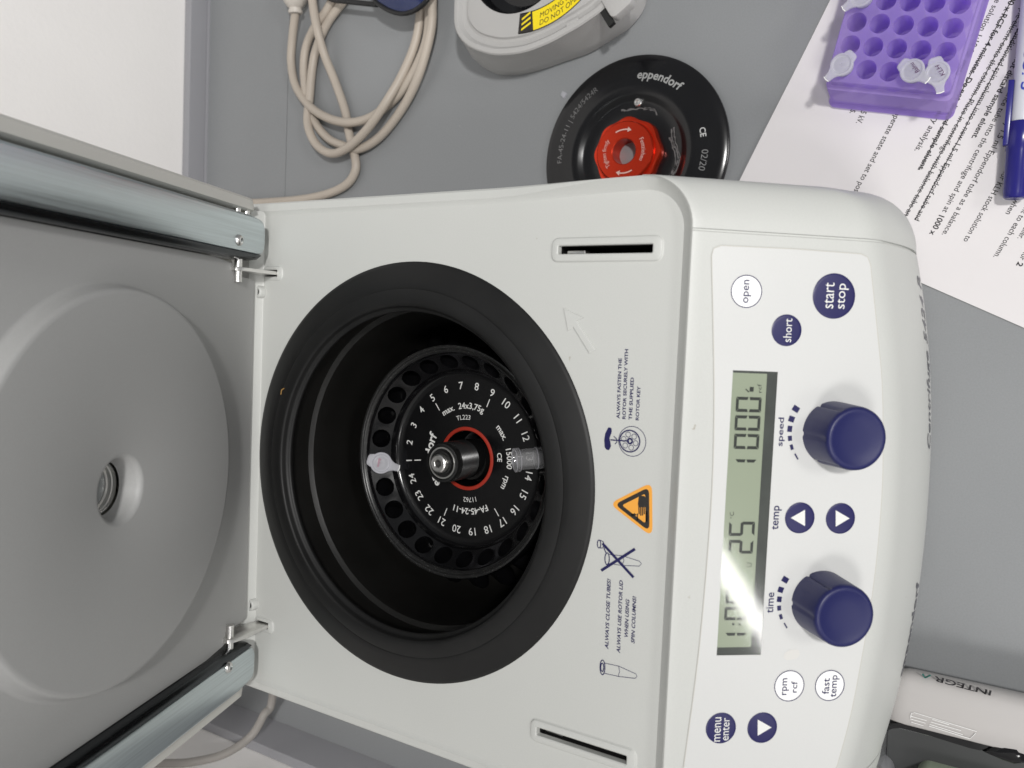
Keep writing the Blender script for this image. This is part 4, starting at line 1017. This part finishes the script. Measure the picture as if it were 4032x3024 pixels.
obj('bridge', MB().tube([unp(*K5(1600, -400), ZT + 24), unp(*K5(1600, -400), ZT + 27) + Vector((9, 1, 0)), unp(*K5(1570, 144), ZT + 24) + Vector((66, 6, 0))], 2.0, 8, smooth_steps=4), M['black'], gl, smooth=60)
tp = [unp(*K5(x, y), ZT + 16) for x, y in ((780, -40), (870, 2), (1000, 16), (1150, 32), (1340, 52))]
obj('temple_arm', MB().tube(tp, 2.2, 8, smooth_steps=4), M['black'], gl, smooth=60)

# paper
e1a, e1b = unp(2912, 721, ZT), unp(3272, 0, ZT); e2a, e2b = unp(3637, 1118, ZT), unp(4032, 1287, ZT)
d1 = (e1b - e1a).normalized(); d2 = Vector((d1.y, -d1.x, 0))
tt = (e2a - e1a).dot(d1); corner = e1a + d1 * tt
pcn = corner
FPa = Frame((pcn.x, pcn.y, ZT), d1, d2 * -1)
FPa = Frame((pcn.x, pcn.y, ZT), d1, Vector((-d1.y, d1.x, 0)))
FPt = PaperFrame((pcn.x, pcn.y, ZT + .25), d1, Vector((-d1.y, d1.x, 0)))
gx = [210 * i / 42 for i in range(43)]; gy = [-297 + 297 * i / 54 for i in range(55)]
paper = obj('paper_sheet', MB().grid([[FPt.p(x, y, .0) for x in gx] for y in gy]), M['paper'], base=(pcn.x, pcn.y, ZT), smooth=60, label='white printed protocol sheet with struck-out lines under the purple rack', cat='paper')
rows_ = [
    ('es.', 3367, 422, 3355, 449, 0, 0), ('0.5 kV.', 3412, 422, 3382, 488, 0, 0), ('in operate state and set to pos', 3552, 416, 3370, 756, 0, 0), ('etry analysis.', 3703, 440, 3608, 597, 0, 0),
    ('00 x RCF for 4 minutes. Do not discard sample eluent.', 3990, -10, 3621, 672, .016, 1),
    ('ample eluent onto the column. Place in centrifuge with balance tube and', 4047, 0, 3560, 864, 0, 1),
    ('ly conditioned spin column into a new 1.5 ml Eppendorf tube and', 4030, 85, 3607, 868, 0, 2),
    ('Do not discard sample eluent.', 4033, 182, 3832, 548, .016, 0), ('with balance tube into the centrifuge and spin at', 4030, 270, 3717, 836, 0, 0), ('1000 x', 3709, 850, 3669, 926, .016, 0),
    ('empty 1.5 ml Eppendorf tube as a balance.', 4000, 428, 3715, 926, 0, 0), ('for KLH stock solution to', 3962, 680, 3803, 952, 0, 0), ('off when', 4030, 750, 3969, 845, 0, 0), ('eluent to each column.', 4070, 778, 3921, 1015, 0, 0), ('buffer.', 4050, 888, 4016, 942, 0, 0), ('for ', 4040, 996, 4024, 1024, 0, 0), ('2', 4020, 1034, 4011, 1049, .02, 0),
    ('ample solution 1:10 for mass', 3960, -60, 3770, 300, 0, 0)]
for s, u0, v0, u1, v1, b, strike in rows_:
    m_ = MB(); px_text(m_, FPt, s, u0, v0, u1, v1, 29 if set(s) & set('gpqyj') else 23 if len(s) > 3 or s == '2' else 20, .1, b + .004)
    obj('text_line', m_, M['ink'], paper, smooth=0)
    if strike:
        m_ = MB(); a = FPt.px(u0, v0); c = FPt.px(u1, v1); k = [(a[0] + (c[0] - a[0]) * i / 12 + random.uniform(-.15, .15), a[1] + (c[1] - a[1]) * i / 12 + random.uniform(-.2, .2) + (.35 if strike > 1 else 0)) for i in range(13)]
        obj('pen_stroke', m_.ribbon(k, .5, FPt, .16), M['ink'], paper, smooth=0)

# purple tube rack, five holes wide
RK = Vector((239.6, -171.0)); rx = Vector((12.6, -2.75)).normalized(); ry = Vector((-rx.y, rx.x))
FK = Frame((RK.x, RK.y, ZT + 2.3), (rx.x, rx.y, 0), (ry.x, ry.y, 0))      # x along the rack, -y across
PIT = 12.95; NR = 8
rack = thing('tube_rack', (RK.x, RK.y, ZT + 2.3), 'purple plastic rack with rows of round holes on the printed sheet', 'tube rack')
ex0, ex1, ey0, ey1 = -8.2, (NR - 1) * PIT + 8.2, -4 * PIT - 7.8, 7.8
HT = 28.0
holes = [circ(i * PIT, -j * PIT, 5.55, 28) for i in range(NR) for j in range(5)]
outk = rrect(ex0, ex1, ey0, ey1, 2.2, 4)
mb = MB().filled(outk, holes, FK, HT)
o1 = inset(outk, -.5); o2 = inset(outk, -1.6)
mb.grid([[FK.p(x, y, HT) for x, y in outk], [FK.p(x, y, HT - .6) for x, y in o1], [FK.p(x, y, HT - 6.5) for x, y in o1], [FK.p(x - (1.6 if x < 20 else 0), y, HT - 7.4) for x, y in o2], [FK.p(x - (4.5 if x < 20 else 0), y, 3.0) for x, y in inset(outk, -2.0)], [FK.p(x - (6.5 if x < 20 else 0), y, 1.0) for x, y in inset(outk, -2.4)], [FK.p(x - (6.5 if x < 20 else 0), y, .2) for x, y in inset(outk, -2.2)], [FK.p(x - (4 if x < 20 else 0), y, .2) for x, y in inset(outk, -.6)]], closeu=True)
for i in range(NR):
    for j in range(5):
        mb.lathe([(5.55, HT), (5.4, HT - .5), (5.3, 4), (.01, 2.5)], FK, 28, i * PIT, -j * PIT)
obj('rack_body', mb, M['purple'], rack, smooth=35)
def rtube(label, i, j, tail_px, cpx, lean=(0, 0), **k):
    b = FK.p(i * PIT, -j * PIT, HT + 5.5); ax = Vector((lean[0], lean[1], 1)).normalized()
    a = unp(*cpx, ZT + HT + 8); t = unp(*tail_px, ZT + HT + 8)
    sample_tube('sample_tube', label, b, ax, t - a, 'sample tubes', long=32, **k)
r_ = lambda x, y: (3150 + x / 3.318, y / 3.318)
def wd(a, b): return unp(*r_(*b), ZT + 36) - unp(*r_(*a), ZT + 36)
rtube('unmarked milky sample tube in the corner hole of the purple rack', 0, 0, r_(290, 1045), r_(490, 855), (0, .05))
rtube('milky sample tube with a word written on its cap in the purple rack', 0, 3, r_(1600, 985), r_(1400, 850), (.05, .12), writing='Balnu', wmat=M['penink'], wdir=wd((1375, 950), (1260, 800)), wsize=7)
rtube('milky sample tube marked KLH in the purple rack', 0, 4, r_(1800, 1130), r_(1760, 870), (-.04, -.02), writing='KLH', wmat=M['penink'], wdir=wd((1800, 960), (1690, 790)), wsize=7)
rtube('unmarked milky sample tube farther along the edge of the purple rack', 3, 0, r_(550, 90), r_(720, -40), (0, .05))

# marker pen
pa = unp(3995, 783, ZT + 9.2); pb = unp(4024, 481, ZT + 9.2); ax = (pb - pa).normalized()
fm = Frame(pa, Vector((ax.y, -ax.x, 0)), Vector((0, 0, 1)))
if fm.z.dot(ax) < 0: fm = Frame(pa, Vector((-ax.y, ax.x, 0)), Vector((0, 0, 1)))
Lc = (pb - pa).length
pen = thing('marker_pen', pa - Vector((0, 0, 8.2)), 'navy capped marker pen with a white barrel lying on the printed sheet', 'marker')
obj('pen_cap', MB().lathe([(.01, .3), (4.9, 0), (5.8, .8), (6.2, 3), (6.6, Lc * .62), (6.85, Lc * .63), (6.9, Lc - .6), (6.5, Lc)], fm, 36), M['marker'], pen, smooth=35)
br = obj('pen_barrel', MB().lathe([(5.8, Lc - .5), (6.0, Lc + 2), (6.1, Lc + 20), (6.1, Lc + 85), (5, Lc + 92), (.01, Lc + 92)], fm, 36), M['barrel'], pen, smooth=35)
vs, fs = text2d('ancers', 0, .1); x0, x1, y0, y1 = bbox(vs)
side = fm.x if fm.x.dot(Vector((0, 1, 0))) > 0 else -fm.x; upv = Vector((0, 0, 1))
out = []
for x, y in vs:
    d = Lc + 2 + 50 - (x - x0) / (x1 - x0) * 36; w = ((y - y0) / (y1 - y0) - .5) * .9 + .35
    out.append(pa + ax * d + (side * sin(-w + .25) + upv * cos(w - .25)) * 6.22)
obj('lettering', MB().add(out, fs), M['blueprint'], br, smooth=0)
fc = Frame(pa + ax * (Lc + 1) + side * 6.8 + upv * 1.5, ax, upv)
obj('pen_clip', MB().box(fc, -14, 22, -3.0, 2.6, -1.4, 1.6, .8), M['marker'], pen)

# white case with clear tray
def K6(x, y): return (3300 + x / 2.291, 2300 + y / 2.291)
CS = thing('pipette_case', (-150, -260, ZT), 'white and black case with a clear tray in front of the centrifuge', 'case')
H6 = 40.0
xs0, xs1 = -138.2, -103.6
yf, yb_ = -345.0, -219.5
prx = [(-139, 6), (-139, 36), (-138.2, 39.2), (-137.2, 40.2), (-128, 41.0), (-119.5, 40.6), (-113, 39), (-109.6, 36), (-108.8, 31), (-111.5, 20), (-116.3, 7), (-119.6, 1.2), (-121.5, 0)]
mb = MB()
# simple sweep: end section shrunk, then full section, out to beyond the frame
secs = []
for k in range(9):
    t = pi / 2 * k / 8
    y = yb_ - 11 * (1 - cos(t)); sc = 1 - .28 * (1 - sin(t))
    secs.append([FT.p(-139 + (x + 139) * sc, y, z * (1 - .12 * (1 - sin(t)))) for x, z in prx])
secs += [[FT.p(x, y, z) for x, z in prx] for y in (-240, -270, -300, yf)]
mb.grid(secs); mb.add(secs[0], [tuple(range(len(prx)))])
cshell = obj('case_shell', mb, M['casewhite'], CS, smooth=50)
def surf(u, v):
    # point on the shell under a photograph pixel
    q = unp(u, v, ZT + 38)
    for _ in range(12):
        z = 40
        for (xa, za), (xb, zb) in zip(prx, prx[1:]):
            if xa <= q.x <= xb: z = za + (zb - za) * (q.x - xa) / (xb - xa); break
        q = unp(u, v, ZT + z)
    return q + Vector((.25, 0, .55))
def shell_text(s, u0, v0, u1, v1, hpx, m, **k):
    vs, fs = text2d(s, **k); x0, x1, y0, y1 = bbox(vs); L = math.hypot(u1 - u0, v1 - v0); tx, ty = (u1 - u0) / L, (v1 - v0) / L; nx, ny = ty, -tx
    m_ = MB().add([surf(u0 + tx * L * (x - x0) / (x1 - x0) + nx * hpx * ((y - y0) / (y1 - y0) - .5), v0 + ty * L * (x - x0) / (x1 - x0) + ny * hpx * ((y - y0) / (y1 - y0) - .5)) for x, y in vs], fs)
    return obj('lettering', m_, m, cshell, smooth=0)
a, b = K6(1380, 985), K6(865, 850)
shell_text('INTEGR', *a, *b, 21, M['ink'], bold=.02)
m_ = MB(); pts = [surf(*K6(x, y)) for x, y in ((765, 815), (780, 840), (790, 843), (830, 824))]
m_.tube(pts, .45, 5); obj('brand_mark', m_, M['teal'], cshell)
for pl in (((655, 1205), (660, 1165), (690, 1160), (1250, 1330)), ((1240, 1345), (1190, 1395), (820, 1280)), ((650, 1190), (800, 1232)), ((650, 1215), (790, 1255)), ((660, 1245), (770, 1278)), ((850, 1220), (1000, 1268)), ((835, 1243), (1110, 1322)), ((825, 1265), (1125, 1358))):
    obj('raised_line', MB().tube([surf(*K6(x, y)) for x, y in pl], .22, 5), M['btnwhite'], cshell)
# dark strip along the shell, with a bulge where the grip is
top_e = [(385, 1350), (430, 1290), (490, 1258), (560, 1252), (800, 1310), (1200, 1425), (1260, 1420), (1320, 1385), (1400, 1362), (1500, 1362), (1677, 1385), (1760, 1400)]
bot_e = [(385, 1385), (430, 1330), (490, 1303), (560, 1298), (800, 1360), (1180, 1478), (1280, 1500), (1340, 1480), (1410, 1425), (1500, 1410), (1677, 1435), (1760, 1450)]
ta = [unp(*K6(x, y), ZT + 39.2) for x, y in top_e]; tb = [unp(*K6(x, y), ZT + 38.4) for x, y in bot_e]
rows = [[q - Vector((0, 0, 9)) for q in ta], ta, tb, [q - Vector((0, 0, 12)) for q in tb]]
obj('seal_strip', MB().grid(rows), M['black'], CS, smooth=30)
g = [unp(*K6(x, y), ZT + 37) for x, y in ((1300, 1500), (1350, 1470), (1420, 1428), (1500, 1415), (1700, 1440), (1760, 1600), (1600, 1620), (1480, 1580))]
cg = sum(g, Vector()) / len(g)
obj('grip', MB().grid([[q - Vector((0, 0, 14)) for q in g], g, [q * .85 + cg * .15 + Vector((0, 0, 2.6)) for q in g], [q * .4 + cg * .6 + Vector((0, 0, 3.6)) for q in g]], closeu=True).add([q * .4 + cg * .6 + Vector((0, 0, 3.6)) for q in g], [tuple(range(8))]), M['blackgloss'], CS, smooth=60)
# tray: clear walls and floor
tr = rrect(-186, -141.5, -330, -214, 9, 6)
mb = MB().grid([[FT.p(x, y, 36) for x, y in tr], [FT.p(x, y, 34.5) for x, y in inset(tr, .4)], [FT.p(x, y, 33) for x, y in inset(tr, 2.2)], [FT.p(x, y, 10) for x, y in inset(tr, 2.8)]], closeu=True)
obj('tray', mb, M['trayclear'], CS, smooth=40)
obj('tray_edge', MB().tube([FT.p(x, y, 36) for x, y in tr] + [FT.p(*tr[0], 36)], .45, 6, caps=False), M['clear'], CS)
obj('tray_floor', MB().prism(inset(tr, 3.2), FT, .5, 8), mat('tray_floor', (.055, .057, .058), .45), CS, smooth=0)
gi = unp(*K6(800, 1610), ZT + 30)
fg = Frame((gi.x, gi.y, ZT), (0, -1, 0), (1, 0, 0))
obj('green_insert', MB().prism(rrect(-6, 60, -31, -8, 7, 6), fg, 8, 30, 3), M['green'], CS, smooth=40)
p = unp(*K6(295, 1850), ZT + 40)
FW = Frame((p.x, p.y, ZT), (1, 0, 0), (0, 1, 0))
bt = thing('capped_bottle', (p.x, p.y, ZT), 'white round bottle cap beside the clear tray', 'bottle')
obj('bottle_body', MB().lathe([(8.5, 0), (9, 1), (9, 24), (8, 28), (8, 30)], FW, 40, cap0=True), M['pp'], bt, smooth=40)
obj('bottle_cap', MB().lathe([(10, 28.5), (10.4, 29), (10.4, 38), (9.6, 39.6), (8, 40), (.01, 40)], FW, 40), M['casewhite'], bt, smooth=40)
